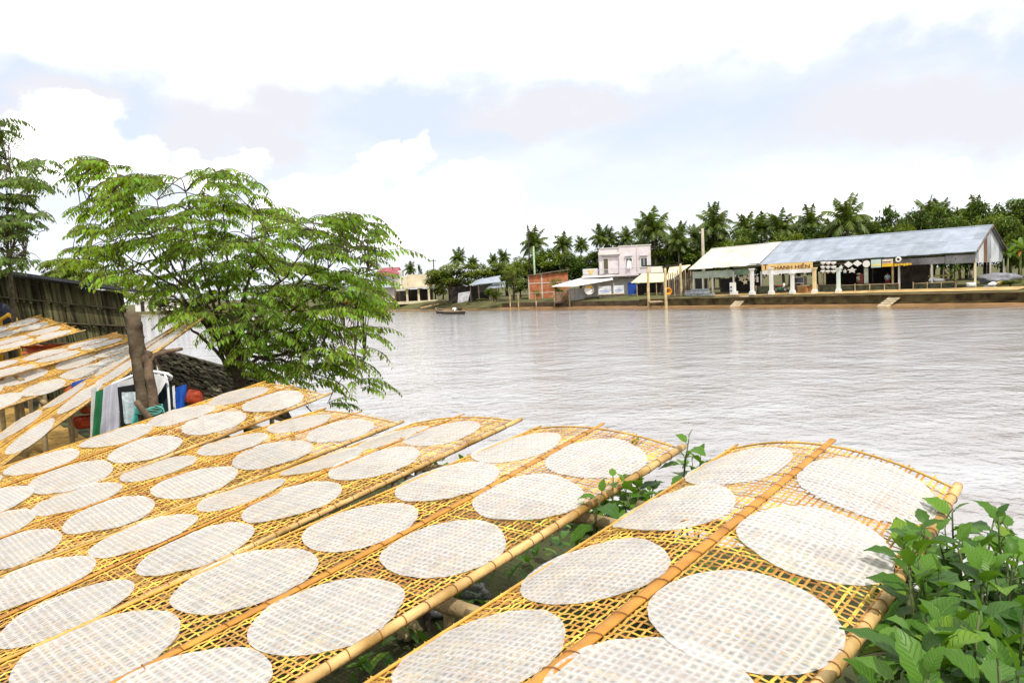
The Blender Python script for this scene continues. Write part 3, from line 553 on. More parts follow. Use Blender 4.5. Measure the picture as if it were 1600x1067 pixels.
# brown mat on the ground
def on_ground(x, y, h=.012):
    z = 1.75
    for _ in range(6):
        p = atz(x, y, z+h); z = max(0, ground_h(p.x, p.y))
    return Vector((p.x, p.y, z+h))
a, b, c, d = on_ground(-60, 622), on_ground(27, 631), on_ground(142, 688), on_ground(60, 800)
mb = MB(); G = []
for j in range(25):
    G.append([])
    for i in range(25):
        p = a.lerp(b, i/24).lerp(d.lerp(c, i/24), j/24); p.z = ground_h(p.x, p.y)+.03+.012*nz(p.x*3, p.y*3); G[-1].append(p)
mb.grid(G); mb.grid([[p-Vector((0, 0, .012)) for p in r][::-1] for r in G])
tag(recentre(mb.build('fibre_mat', M('fibre_mat', (.34, .21, .06), .9, .35, 6, .8, 60, .1), None, True)), 'brown woven fibre mat spread on the ground beneath the steep rack', 'mat')
# thatched hut
mb = MB(); tl, tr = at(-60, 419, 15.5), at(193, 458, 19)
g0 = 1.3
dirw = Vector((tr.x-tl.x, tr.y-tl.y, 0)); Lw = dirw.length; dirw.normalize(); inw = Vector((-dirw.y, dirw.x, 0))
root = empty('thatched_hut', (tl.x, tl.y, g0), math.atan2(dirw.y, dirw.x), 'dark thatched hut wall with a low sloping black roof edge, beyond the drying racks', 'hut')
zl, zr = tl.z-g0, tr.z-g0
THATCH = M('nipa_thatch', (.048, .046, .022), .95, .6, 1.2, .6, 30, .05, col2=(.095, .085, .042), island=.6)
zt = lambda x: zl+(zr-zl)*x/Lw
nb = 6                                              # overlapping courses of nipa leaf, each hung over the one below
rs = random.Random(41)
for i in range(nb):
    mb = MB(); f0, f1 = i/nb, (i+1)/nb; n_ = int(Lw/.045)
    for j in range(n_):
        x = Lw*(j+rs.uniform(-.5, .5))/n_; x = min(max(x, .03), Lw-.03); wv = rs.uniform(.022, .045); zt1 = zt(x)*f1-.01; zb1 = zt(x)*f0-.04+rs.uniform(-.05, .05); k_ = rs.uniform(-.02, .02); y0 = .01+rs.uniform(0, .02); y1 = -.06-rs.uniform(0, .035)
        mb.add([(x-wv, y0, zt1), (x+wv, y0, zt1), (x+wv*.8+k_, y1, max(0, zb1)), (x-wv*.8+k_, y1, max(0, zb1))], [(0, 1, 2, 3)])
    mb.build('thatch_course', THATCH, root)
mb = MB(); mb.slab([(0, .06, 0), (Lw, .06, 0), (Lw, .06, zr-.05), (0, .06, zl-.05)], (0, .08, 0)); mb.slab([(Lw-.1, .14, 0), (Lw-.1, 4, 0), (Lw-.1, 4, zr+.3), (Lw-.1, .14, zr-.05)], (.1, 0, 0)); mb.build('wall', M('hut_wall', (.08, .07, .04), .95, .4, 3), root)
mb = MB()
for i in range(1, nb): mb.box(.0, Lw, -.10, -.075, zr*.02+zl*i/nb-.02, zl*i/nb+.02) if False else mb.tube([(0, -.085, zt(0)*i/nb), (Lw, -.085, zt(Lw)*i/nb)], .018, 6)
mb.build('batten', M('batten', (.07, .055, .03), .8, .3, 5), root)
mb = MB(); mb.slab([(-.2, -.35, zl+.0), (Lw+.15, -.35, zr+.0), (Lw+.15, 4, zr+.45), (-.2, 4, zl+.45)], (0, 0, .07)); mb.build('roof', M('hut_roof', (.045, .047, .052), .7, .3, 3, wave=('X', 6, .8)), root)
mb = MB(); c_ = at(14, 500, 14.2); mb.tube([(-.25, 0, -.9), (-.18, 0, 0), (.0, 0, .1), (.12, 0, .02), (.16, 0, -.9)], .045, 8)
tag(mb.build('yellow_chair_back', M('yellow_plastic', (.75, .40, .02), .35, .1, 4), None, True, c_), 'yellow plastic chair back showing over the rack against the thatched wall', 'chair')
lump('dark_jacket', at(-2, 500, 14.5), .3, .15, .35, M('jacket', (.03, .03, .05), .9), 'dark blue jacket hanging before the thatched wall', 'jacket', 8)
# lean-to of palm thatch under the tree, on thin posts
P4 = [at(238, 540, 10.2), at(420, 590, 10.4), at(455, 655, 8.9), at(262, 600, 8.6)]
ctr = (P4[0]+P4[1]+P4[2]+P4[3])/4; root = empty('thatched_lean_to', (ctr.x, ctr.y, ground_h(ctr.x, ctr.y)), 0, 'low grey-brown palm thatch lean-to roof under the leafy tree', 'lean-to')
LT = M('old_thatch', (.17, .13, .08), .95, .5, 5, 1., 40, .1, island=.6, col2=(.30, .25, .19))
for i in range(7):
    mb = MB(); f0, f1 = i/7, (i+1.35)/7
    for j in range(110):
        e = (j+rnd(-.4, .4))/110; e = min(max(e, 0), 1); t0 = P4[0].lerp(P4[1], e); b0 = P4[3].lerp(P4[2], e)
        a = t0.lerp(b0, f0); b = t0.lerp(b0, min(1.03, f1+rnd(-.06, .05))); wv = (P4[1]-P4[0]).normalized()*rnd(.018, .04); up = Vector((0, 0, .05-.02+.014*rnd(-1, 1)))
        mb.add([a-wv, a+wv, b+wv*.7+up, b-wv*.7+up], [(0, 1, 2, 3)])
    rel(mb, root); mb.build('thatch_course', LT, root)
mb = MB()
for p in P4: mb.tube([to_ground(p), p], .035, 8)
for a, b in ((0, 1), (3, 2), (0, 3), (1, 2)): mb.tube([P4[a]-Vector((0, 0, .03)), P4[b]-Vector((0, 0, .03))], .03, 8)
rel(mb, root); mb.build('frame', DRYB, root, True)
mb = MB(); mb.slab([p-Vector((0, 0, .012)) for p in P4], (0, 0, -.01)); rel(mb, root); mb.build('under_mat', M('under_mat', (.10, .075, .045), .95, .5, 6, .8, 30), root)
a, b = at(478, 634, 6.6), at(560, 668, 6.2); mb = MB(); mb.tube([a.lerp(b, k/12)-Vector((0, 0, .10*math.sin(k/12*math.pi))) for k in range(13)], .006, 5)
tag(recentre(mb.build('cord', M('dark_cord', (.04, .035, .03), .8), None, True)), 'thin dark cord strung between two rack ends above the water', 'cord')
# ------------------------------------------------------------------ vegetation helpers
def inpoly(x, y, P):
    c = False; n = len(P)
    for i in range(n):
        x1, y1 = P[i]; x2, y2 = P[(i+1) % n]
        if (y1 > y) != (y2 > y) and x < (x2-x1)*(y-y1)/(y2-y1)+x1: c = not c
    return c
def spray(mb, base, d, length, leaf, npair, droop, rs):
    """a compound frond: arching stalk with drooping paired leaflets"""
    d = d.normalized(); side = d.cross(Vector((0, 0, 1)))
    if side.length < .1: side = Vector((1, 0, 0))
    side.normalize(); p = Vector(base); stp = length/npair; vs = []; dd = Vector(d)
    pts = [p.copy()]
    for i in range(npair):
        f = i/npair
        dd = (dd+Vector((0, 0, -1))*droop*(.4+1.4*f)/npair).normalized(); p = p+dd*stp; pts.append(p.copy())
        for sg in (-1, 1):
            L_ = leaf*rs.uniform(.75, 1.15)*(1-.45*max(0, f-.55)/.45)*(.7+.3*min(1, f*4))
            ld = (side*sg*rs.uniform(.45, .9)+dd*rs.uniform(.25, .6)+Vector((0, 0, -1))*rs.uniform(.35, 1.0)).normalized()
            wd = ld.cross(Vector((rs.uniform(-.3, .3), rs.uniform(-.3, .3), 1))).normalized()*L_*rs.uniform(.17, .23); up = wd.cross(ld).normalized()*L_*.05
            if up.z < 0: up = -up
            a = p; m1 = p+ld*L_*.5; t_ = p+ld*L_-Vector((0, 0, L_*.12))
            mb.add([a, m1+wd+up, t_, m1-wd+up, m1], [(0, 4, 1), (4, 2, 1), (0, 3, 4), (4, 3, 2)])
    return pts
def bez(a, b, c, n): return [a*((1-t)**2)+b*(2*t*(1-t))+c*(t*t) for t in [i/n for i in range(n+1)]]
LEAF1 = M('tree_leaf', (.13, .23, .022), .5, .35, 1.2, 0, spec=.2, island=.6, transl=.5, col2=(.24, .35, .04))
TBARK = M('tree_bark', (.075, .06, .04), .9, .4, 9, .6, 30, .1)
def feather_tree(name, basept, fork, poly, D, spread, limbs, nspray, leaf, slen, label, seed, mat, npair=11, droop=1.1, tips=(), gaps=-.05, layer=24., rt=.09):
    """limbs: pixel targets of the main boughs; sprays are laid in loose horizontal layers over the crown's volume and joined to the nearest bough by twigs"""
    rs = random.Random(seed); root = empty(name, basept, 0, label, 'tree')
    wood = MB(); fol = MB(); xs = [p[0] for p in poly]; ys = [p[1] for p in poly]; y0, y1 = min(ys), max(ys)
    wobble_tube(wood, [basept, Vector(basept).lerp(fork, .5)+Vector((.05, 0, 0)), fork], rt, rt*.7, 10, 5, .03, seed)
    fx, fy = px(fork); Rmax = max(math.hypot(x-fx, y-fy) for x, y in poly); nodes = []
    for k, (x, y) in enumerate(limbs):
        rr = math.hypot(x-fx, y-fy)/Rmax; tip = at(x, y, D+rs.uniform(-1, 1)*spread*.7*math.sqrt(max(.1, 1-rr*rr)))
        mid = fork.lerp(tip, .45)+Vector((rs.uniform(-.15, .15), rs.uniform(-.2, .2), .10*(tip-fork).length+.1))
        pts = bez(fork+Vector((rs.uniform(-.04, .04), rs.uniform(-.04, .04), rs.uniform(-.2, .05))), mid, tip, 14)
        pts = [p+Vector((nz(i*.5, k, seed), nz(i*.5, k, seed+3), nz(i*.5, k, seed+6)))*.07*min(1, i/3) for i, p in enumerate(pts)]
        wood.tube(pts, [max(.007, rt*.32*(1-i/15)**1.1) for i in range(15)], 6); nodes += pts[2:]
    def put(x, y, n, force=False):
        rr = math.hypot(x-fx, y-fy)/Rmax; dz = rs.uniform(-1, 1)*spread*math.sqrt(max(.06, 1-rr*rr)); A = at(x, y, D+dz)
        if not force and nz(x/42+seed, y/21, dz*.6)+.4*nz(x/14, y/9, seed) < gaps: return
        nd = min(nodes, key=lambda q: (q-A).length_squared+.35*max(0, q.z-A.z)); out = Vector((A.x-fork.x, A.y-fork.y, 0))
        if out.length < .1: out = Vector((rs.uniform(-1, 1), rs.uniform(-1, .3), 0))
        out.normalize(); start = A-out*slen*.5; start.z -= .03
        tw = bez(nd, nd.lerp(start, .5)+Vector((0, 0, .10+.12*(nd-start).length)), start, 6); wood.tube(tw, [.0075-.0006*i for i in range(7)], 4, False)
        for j in range(3 if not force else 2):
            yaw = (0, -.75, .75)[j]+rs.uniform(-.3, .3); d = Matrix.Rotation(yaw, 3, 'Z') @ out; d.z = rs.uniform(.12, .42); Ls = slen*rs.uniform(.75, 1.2)*(1 if j == 0 else .8)
            e_ = px(start+Vector((d.x, d.y, 0)).normalized()*Ls*.85-Vector((0, 0, Ls*.2)))
            if not inpoly(e_[0], e_[1], poly): 
                if not force: continue
            pts = spray(fol, start, d, Ls, leaf*rs.uniform(.85, 1.15), npair, droop*rs.uniform(.7, 1.35), rs); wood.tube(pts[::2], [.004]*len(pts[::2]), 3, False)
    for x, y in tips: put(x, y, 1, True)
    k = 0
    while k < nspray:
        x, y = rs.uniform(min(xs), max(xs)), rs.uniform(y0, y1)
        lay = layer*(1+.3*nz(x/90, 3, seed)); ph = 12*nz(x/70, seed); y = round((y+ph)/lay)*lay-ph+rs.uniform(-5, 5)
        if inpoly(x, y, poly): put(x, y, 3); k += 1
    rel(wood, root); rel(fol, root)
    wood.build('trunk', TBARK, root, True); fol.build('crown', mat, root)
    return root
POLY = [(70,262),(105,250),(150,243),(180,262),(215,272),(250,266),(290,268),(345,261),(385,275),(420,296),(440,320),(462,322),(470,338),(520,336),(570,326),(612,340),(622,362),(606,378),(646,392),(612,402),(604,425),(585,436),(600,446),(614,470),(612,500),(614,545),(590,560),(560,548),
        (585,570),(612,600),(614,612),(585,600),(560,610),(556,640),(520,622),(470,604),(430,602),(385,590),(340,560),(300,520),(262,500),(240,520),(232,478),(215,445),(150,450),(95,420),(80,400),(105,350),(95,330),(130,310),(95,275)]
tb = at(392, 640, 9.2); tb.z = ground_h(tb.x, tb.y)-.1; fork = at(362, 560, 9.1)
LIMBS = [(120, 290), (175, 300), (150, 370), (230, 300), (290, 300), (345, 300), (395, 320), (420, 370), (250, 370), (330, 380), (500, 370), (565, 385), (590, 420), (530, 440), (440, 440), (560, 480), (520, 510), (570, 560), (470, 560), (280, 440), (180, 410), (250, 480), (330, 500), (410, 500), (440, 590), (530, 600)]
feather_tree('leafy_tree', tb, fork, POLY, 9.0, 1.5, LIMBS, 700, .092, .56, 'broad leafy green tree with arching feathery sprays overhanging the water behind the racks', 11, LEAF1,
   tips=[(600,345),(622,390),(585,402),(590,470),(596,540),(596,600),(548,625),(570,436),(408,288),(445,325),(345,268),(300,272),(125,255),(170,260),(115,325),(250,270),(540,335),(575,333),(395,285),(145,308),(575,560),(585,590),(595,510),(95,270),(210,275),(215,455),(232,470),(245,495),(270,490),(300,505),(330,520),(290,480),(350,540),(380,555),(410,575),(370,575),(440,590),(480,605),(400,540),(330,495),(450,560),(350,510),(390,520),(300,470),(600,425),(608,436),(580,442),(602,452),(590,466),(565,452),(545,470)], gaps=-.03)
LEAF2 = M('far_tree_leaf', (.085, .15, .025), .5, .35, 1.2, 0, spec=.25, island=.5, transl=.38, col2=(.15, .22, .035))
P2_ = [(-160,170),(0,185),(30,205),(32,225),(10,240),(20,262),(80,240),(88,262),(60,270),(85,290),(70,330),(84,350),(60,380),(80,400),(40,420),(-20,440),(-160,440)]
tb = at(10, 520, 14); tb.z = 1.2
feather_tree('dark_tree', tb, at(15, 400, 14), P2_, 14.0, 1.8, [(0, 200), (10, 250), (60, 280), (40, 330), (70, 360), (-60, 220), (-80, 300), (-100, 380), (40, 400), (70, 255), (20, 215)], 340, .13, .7, 'dark feathery tree rising above the hut roof at the edge of the picture', 21, LEAF2, tips=[(20, 190), (70, 248), (75, 265), (72, 290)], rt=.05, gaps=-.03)
LEAF3 = M('bright_leaf', (.13, .20, .02), .5, .3, 1.2, 0, spec=.3, island=.4, transl=.4, col2=(.22, .28, .03))
P3_ = [(40,425),(70,408),(110,398),(150,410),(180,430),(230,440),(260,452),(215,468),(150,450),(80,440),(40,436)]
tb = at(140, 520, 20); tb.z = .8
feather_tree('bright_sapling', tb, at(140, 458, 20), P3_, 20.0, 1.2, [(60, 425), (110, 410), (160, 425), (210, 445)], 110, .17, .7, 'yellow-green sapling showing just over the hut roof', 31, LEAF3, rt=.05)
# ---- broad serrated leaves (the bushes by the racks)
def leaf(mb, base, d, up, L_, Wd, curl, fold, ns=9):
    d = d.normalized(); s_ = d.cross(up).normalized(); u = s_.cross(d).normalized(); vs = []; 
    for i in range(ns):
        t_ = i/(ns-1); wf = Wd*(math.sin(math.pi*min(1, t_*1.02)**.72))**.85*(1+(.10 if i % 2 else -.08)) if 0 < i < ns-1 else 0.0005
        ang = curl*t_; c = base+d*(L_*(math.sin(ang)/curl if abs(curl) > .01 else t_))-u*(L_*((1-math.cos(ang))/curl if abs(curl) > .01 else 0))
        n2 = (u*math.cos(ang)+d*math.sin(ang)); rip = .06*Wd*math.sin(i*2.1)
        vs += [c-s_*wf*math.cos(fold)+n2*(wf*math.sin(fold)+rip), c, c+s_*wf*math.cos(fold)+n2*(wf*math.sin(fold)-rip)]
    b = len(mb.v); mb.add(vs, [(i*3+k, i*3+k+1, i*3+k+4, i*3+k+3) for i in range(ns-1) for k in (0, 1)])
    for i in range(ns): mb.uv += [(i/(ns-1), 0), (i/(ns-1), .5), (i/(ns-1), 1)]
m, t_, N_, L_ = nt('bush_leaf')
out = N_.new('ShaderNodeOutputMaterial'); p = N_.new('ShaderNodeBsdfPrincipled'); uvn = N_.new('ShaderNodeUVMap'); uvn.uv_map = 'uv'
sx_ = N_.new('ShaderNodeSeparateXYZ'); L_.new(uvn.outputs[0], sx_.inputs[0])
dm = mm('ABSOLUTE', mm('SUBTRACT', sx_.outputs[1], .5))
vein = mm('COSINE', mm('MULTIPLY', mm('SUBTRACT', sx_.outputs[0], mm('MULTIPLY', dm, .55)), 2*math.pi*8))
mid = mm('LESS_THAN', dm, .022)
hv = mm('ADD', mm('POWER', mm('MAXIMUM', vein, 0), 6), mm('MULTIPLY', mid, 1.2))
g = N_.new('ShaderNodeNewGeometry'); cr_ = N_.new('ShaderNodeValToRGB'); e_ = cr_.color_ramp.elements
e_[0].color = (.024, .075, .008, 1); e_[1].color = (.21, .29, .022, 1); e3 = cr_.color_ramp.elements.new(.86); e3.color = (.11, .235, .016, 1); e2 = cr_.color_ramp.elements.new(.5); e2.color = (.062, .155, .012, 1)
L_.new(g.outputs['Random Per Island'], cr_.inputs[0])
mx = N_.new('ShaderNodeMix'); mx.data_type = 'RGBA'; mx.inputs['B'].default_value = (.14, .27, .06, 1); L_.new(mm('MULTIPLY', hv, .35), mx.inputs['Factor']); L_.new(cr_.outputs[0], mx.inputs['A'])
L_.new(mx.outputs['Result'], p.inputs['Base Color']); p.inputs['Roughness'].default_value = .42; p.inputs['Specular IOR Level'].default_value = .28
bu = N_.new('ShaderNodeBump'); bu.inputs['Strength'].default_value = .6; bu.inputs['Distance'].default_value = .004; bu.invert = True; L_.new(hv, bu.inputs['Height']); L_.new(bu.outputs[0], p.inputs['Normal'])
tl = N_.new('ShaderNodeBsdfTranslucent'); tl.inputs['Color'].default_value = (.20, .42, .02, 1); ms = N_.new('ShaderNodeMixShader'); ms.inputs[0].default_value = .22; L_.new(p.outputs[0], ms.inputs[1]); L_.new(tl.outputs[0], ms.inputs[2]); L_.new(ms.outputs[0], out.inputs[0])
BLEAF = m
STEM = M('bush_stem', (.09, .12, .04), .7, .3, 10)
def bush(name, tips, label, seed, lmin, lmax, nleaf=10, span=.45, cat='bush'):
    rs = random.Random(seed); xs = [t.x for t in tips]; c = sum(tips, Vector())/len(tips)
    root = empty(name, (c.x, c.y, max(ground_h(c.x, c.y), -.1)), 0, label, cat); fol = MB(); fol.uv = []; st = MB()
    for tip in tips:
        g0 = Vector((tip.x+rs.uniform(-.12, .12), tip.y+rs.uniform(-.12, .12), 0)); g0.z = max(ground_h(g0.x, g0.y), -.3)-.05
        H = tip.z-g0.z; path = bez(g0, (g0+tip)/2+Vector((rs.uniform(-.1, .1), rs.uniform(-.1, .1), .1)), tip, 10); st.tube(path, [.009-.006*i/10 for i in range(11)], 5)
        a0 = rs.uniform(0, 6.3); sp = min(span, H*.8)
        for k in range(nleaf):
            f = 1-(sp/H)*(k/nleaf)**1.1; i = min(9, int(f*10)); b0 = path[i].lerp(path[i+1], f*10-i)
            az_ = a0+k*2.4+rs.uniform(-.4, .4); el_ = R(62)*(1-min(1, k/3.2))+R(rs.uniform(-18, 22)); L2 = rs.uniform(lmin, lmax)*(.55 if k == 0 else .8 if k == 1 else 1)
            d = Vector((math.cos(az_)*math.cos(el_), math.sin(az_)*math.cos(el_), math.sin(el_))); pet = b0+d*L2*.22
            st.tube([b0, pet], .0022, 4, False)
            leaf(fol, pet, d, Vector((rs.uniform(-.25, .25), rs.uniform(-.25, .25), 1)), L2, L2*rs.uniform(.27, .34), rs.uniform(.25, 1.1), R(rs.uniform(8, 24)))
    rel(st, root); rel(fol, root); st.build('stems', STEM, root, True); fol.build('foliage', BLEAF, root, True)
    return root
rs = random.Random(5); tips = []
BP = [(1415,890),(1420,850),(1440,820),(1480,800),(1500,790),(1530,830),(1560,800),(1610,830),(1660,860),(1700,1100),(1500,1160),(1365,1160),(1370,1050),(1400,970),(1425,920)]
def horizon(x): return 446-.0472*(x-800)
for x, y, z in ((1412,850,2.76),(1432,835,2.78),(1420,890,2.78),(1445,825,2.74),(1465,835,2.70),(1435,875,2.8),(1520,880,2.62),(1575,850,2.6),(1488,800,2.72),(1560,808,2.74),(1440,850,2.72),(1440,920,2.72),(1468,905,2.78),(1545,905,2.74),(1530,960,2.8),(1430,1000,2.8),(1590,870,2.72),(1470,980,2.82),(1410,1050,2.82),(1560,1040,2.84),(1600,960,2.8),(1500,860,2.66),(1450,1060,2.84),(1590,1060,2.84)):
    tips.append(atz(x, y, z))
NK = len(tips)
while len(tips) < 120:
    x, y = rs.uniform(1340, 1700), rs.uniform(800, 1160)
    if inpoly(x, y, BP): tips.append(atz(x, y, 2.62+rs.uniform(-.22, .16)))
S, Lm, w = SURF['A']
def clear_of_rack(p):
    for k in ('A',):
        S_, Lm_, w_ = SURF[k]
        for i in range(14):
            q = S_(Lm_*i/13, 1.0); q2 = S_(Lm_*i/13, -1.0); 
            if (Vector((q.x-p.x, q.y-p.y))).length < .10: return False
    return True
tips = tips[:NK]+[p for p in tips[NK:] if clear_of_rack(p)]
bush('leafy_bush', tips, 'large glossy green serrated-leaf bush growing beside the rack with the orange spine', 5, .095, .145, 11, .5)
rs = random.Random(8)
tips = [atz(x, y, z) for x, y, z in ((940, 772, 2.72), (958, 748, 2.74), (975, 760, 2.7), (1000, 758, 2.66), (1020, 762, 2.56), (1005, 790, 2.5), (945, 800, 2.6), (925, 800, 2.58), (915, 812, 2.5), (960, 785, 2.62), (985, 775, 2.6), (935, 790, 2.62), (965, 762, 2.66), (985, 752, 2.62), (950, 800, 2.5), (1000, 775, 2.55), (975, 790, 2.45), (1015, 770, 2.45), (930, 815, 2.4), (990, 740, 2.5))]
bush('low_bush', tips, 'small bright green bush growing up through the gap between two racks', 8, .09, .14, 10, .4)
bush('leafy_sprig', [atz(1076, 688, 2.8), atz(1094, 712, 2.62), atz(1070, 715, 2.6), atz(1082, 725, 2.5)], 'single upright green sprig against the water beyond the rack gap', 9, .09, .13, 9, .35, 'plant')
bush('small_sprig', [atz(988, 690, 2.75)], 'small leaf tip peeping over the river end of the second rack', 10, .07, .10, 5, .3, 'plant')
# ground cover and litter under the racks
rs = random.Random(12); mb = MB(); mb.uv = []
for i in range(5200):
    q = rs.uniform(1.2, 6.6); s_ = rs.uniform(-7, 4.2); x, y = q*.67-s_*.74*-1*1.0, q*.74-s_*.67
    if nz(x*.9, y*.9, 4) < -.12: continue
    z = ground_h(x, y); az_ = rs.uniform(0, 6.3); el_ = R(rs.uniform(10, 75)); L2 = rs.uniform(.05, .14)
    d = Vector((math.cos(az_)*math.cos(el_), math.sin(az_)*math.cos(el_), math.sin(el_)))
    leaf(mb, Vector((x, y, z+rs.uniform(0, .22))), d, Vector((0, 0, 1)), L2, L2*rs.uniform(.10, .3), rs.uniform(.2, 1), R(12), 5)
tag(mb.build('ground_weeds', BLEAF, None, True), 'low green weeds covering the bank under the racks', None, None, 'stuff')
rs = random.Random(14)
for i, (x, y, c, lb, nm) in enumerate(((728, 925, (.5, .5, .49), 'crumpled white plastic bag on the bank in the gap between racks', 'plastic_bag'), (745, 938, (.14, .14, .13), 'grey stone lying beside the crumpled plastic bag', 'stone'), (680, 962, (.35, .35, .36), 'pale scrap of paper in the dark gap between racks', 'paper_scrap'),
        (905, 820, (.45, .45, .46), 'white foam lump below the small bush', 'foam_lump'), (640, 1000, (.3, .25, .12), 'dry brown leaf heap in the dark gap', 'leaf_heap'))):
    p = on_ground(x, y); lump(nm, p+Vector((0, 0, .05)), .07, .06, .05, M('litter_%d' % i, c, .7, .2, 9), lb, nm.split('_')[-1], i+20, .7)
# ------------------------------------------------------------------ far bank
SH = [(-300, 506), (0, 497), (250, 491.5), (480, 486.5), (620, 484), (760, 482), (860, 480.5), (960, 479.6), (1060, 478.6), (1240, 477), (1400, 475.8), (1523, 474.8), (1600, 474.4), (1800, 473)]
SHP = [atz(x, y, 0.) for x, y in SH]
def shore_px(x):
    for i in range(len(SH)-1):
        if SH[i][0] <= x <= SH[i+1][0]:
            f = (x-SH[i][0])/(SH[i+1][0]-SH[i][0]); return SHP[i].lerp(SHP[i+1], f)
    return SHP[-1]
def shore_n(x):
    a, b = shore_px(max(-300, x-15)), shore_px(min(1799, x+15)); d = (b-a).normalized(); return Vector((-d.y, d.x, 0)), d
ZG = 1.35
sx = [-300+20*i for i in range(105)]
mb = MB(); G = [[] for _ in range(8)]
prof_ = [(-3.5, -.12), (-.6, .10), (.6, .5), (1.8, .98), (4.5, ZG-.05), (9, ZG), (60, 1.5), (700, 2.0)]
for x in sx:
    p = shore_px(x); n, d = shore_n(x)
    if x < 400: n = Vector((-.45, .9, 0)).normalized()
    for k, (o, z) in enumerate(prof_):
        if x > 775 and 0 < k < 4: o, z = ((0, 0), (.35, -.4), (.42, .5), (.75, .90))[k]; G[k].append(p+n*o+Vector((0, 0, z))); continue
        if x > 980 and k in (4, 5): o, z = ((4.5, 1.18), (9, 1.30))[k-4]; G[k].append(p+n*o+Vector((0, 0, z))); continue
        G[k].append(p+n*(o+(.3*nz(x*.05, k) if 0 < k < 5 else 0))+Vector((0, 0, z+(.12*nz(x*.08, k) if 1 < k < 5 else 0))))
mb.grid(G[1:]); tag(mb.build('far_bank_ground', M('far_soil', (.17, .135, .07), .95, .5, .35, .8, 3, .1, col2=(.12, .13, .05)), smooth=True), kind='structure')
mb = MB(); MG = [[], [], []]
for x in sx:
    p = shore_px(x); n, d = shore_n(x)
    for k, (o, z) in enumerate(((-3.2, -.10), (-.7, .07), (.45, .17))): MG[k].append(p+n*(o+.5*nz(x*.07, k+3)*(k < 2))+Vector((0, 0, z)))
mb.grid(MG)
tag(mb.build('mud_shore', M('wet_mud', (.24, .13, .05), .45, .35, .6, .6, 5, .4)), kind='structure')
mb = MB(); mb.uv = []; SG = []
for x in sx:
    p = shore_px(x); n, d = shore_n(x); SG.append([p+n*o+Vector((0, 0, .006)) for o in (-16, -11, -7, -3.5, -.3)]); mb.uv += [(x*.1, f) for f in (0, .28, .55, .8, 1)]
mb.grid(SG); tag(mb.build('bank_reflection_strip', BANKREF, None, True), kind='structure')  # sheet just above the river carrying the painted bank reflection
class Fr:
    """a thing standing on the far bank: local x along its front, y inland, z up; pixel sizes are turned into metres on its own front plane"""
    def __init__(s, name, px0, D, label, cat, yaw=0., zg=ZG, group=None):
        r = CAM+ray(px0, horizon(px0))*D; s.o = Vector((r.x, r.y, zg)); s.yaw = yaw
        s.ax = Vector((math.cos(yaw), math.sin(yaw), 0)); s.n = Vector((-math.sin(yaw), math.cos(yaw), 0))
        s.root = empty(name, s.o, yaw, label, cat, group)
    def loc(s, x, y, off=0.):
        r = ray(x, y); t_ = ((s.o-CAM).dot(s.n)+off)/r.dot(s.n); p = CAM+r*t_-s.o
        return Vector((p.dot(s.ax), p.dot(s.n), p.z))
    def rect(s, x0, y0, x1, y1, off=0.):
        xm, ym = (x0+x1)/2, (y0+y1)/2
        a, b = s.loc(x0, ym, off).x, s.loc(x1, ym, off).x; z1 = s.loc(xm, y0, off).z; z0 = -.1 if y1 is None else s.loc(xm, y1, off).z
        return a, b, z0, z1
    def box(s, mb, x0, y0, x1, y1, o0=0., o1=.2):
        if y1 is None: a, b, z0, z1 = s.rect(x0, y0, x1, y0+1, o0); z0 = -.15
        else: a, b, z0, z1 = s.rect(x0, y0, x1, y1, o0)
        mb.box(a, b, o0, o1, z0, z1); return a, b, z0, z1
    def part(s, name, mat, rects, parent=None):
        mb = MB()
        for r in rects: s.box(mb, *r)
        o = mb.build(name, mat, parent or s.root); return o
def solo(name, mat, label, cat, px0, D, rects, yaw=0., zg=ZG, group=None, off=None):
    f = Fr('tmp', px0, D, None, None, yaw, zg); mb = MB()
    for r in rects: f.box(mb, *r)
    o = mb.build(name, mat, None, False, f.o); o.rotation_euler = (0, 0, yaw); bpy.data.objects.remove(f.root); return tag(o, label, cat, group)
PLAS = M('plaster_pink', (.62, .565, .575), .85, .12, .8, .3, 6); PLW = M('plaster_white', (.62, .60, .56), .85, .15, .7, .3, 6); CREAM = M('plaster_cream', (.62, .54, .38), .85, .18, .8, .3, 6)
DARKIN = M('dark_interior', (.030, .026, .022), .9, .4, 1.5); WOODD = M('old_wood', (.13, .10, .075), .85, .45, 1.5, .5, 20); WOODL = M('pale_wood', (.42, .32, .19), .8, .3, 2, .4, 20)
GLASS = M('dark_glass', (.03, .045, .05), .15, .3, 1, spec=.6); TIN = M('tin_roof', (.27, .31, .37), .45, .15, .9, wave=('X', 2.6, .6), spec=.4, col2=(.33, .37, .43), island=.13); TINW = M('tin_white', (.58, .55, .47), .5, .2, .4, wave=('X', 2.6, .5), col2=(.70, .68, .62), island=.1)
TING = M('tin_wall', (.22, .22, .24), .55, .4, .5, wave=('X', 3, .7), col2=(.36, .37, .40)); CONC = M('mossy_concrete', (.06, .045, .026), .95, .6, .9, 1., 5, .05, col2=(.12, .095, .045)); WHITE = M('white_paint', (.78, .77, .74), .6, .08, 1)
BRICK = M('red_brick', (.40, .115, .05), .9, .35, 1.2, .6, 12, col2=(.50, .20, .09)); BAND = M('concrete_band', (.5, .40, .33), .9, .2, 2); TARPG = M('grey_tarp', (.40, .42, .44), .6, .25, 2, .4, 8); YEL = M('yellow_paint', (.75, .47, .03), .6, .12, 2)
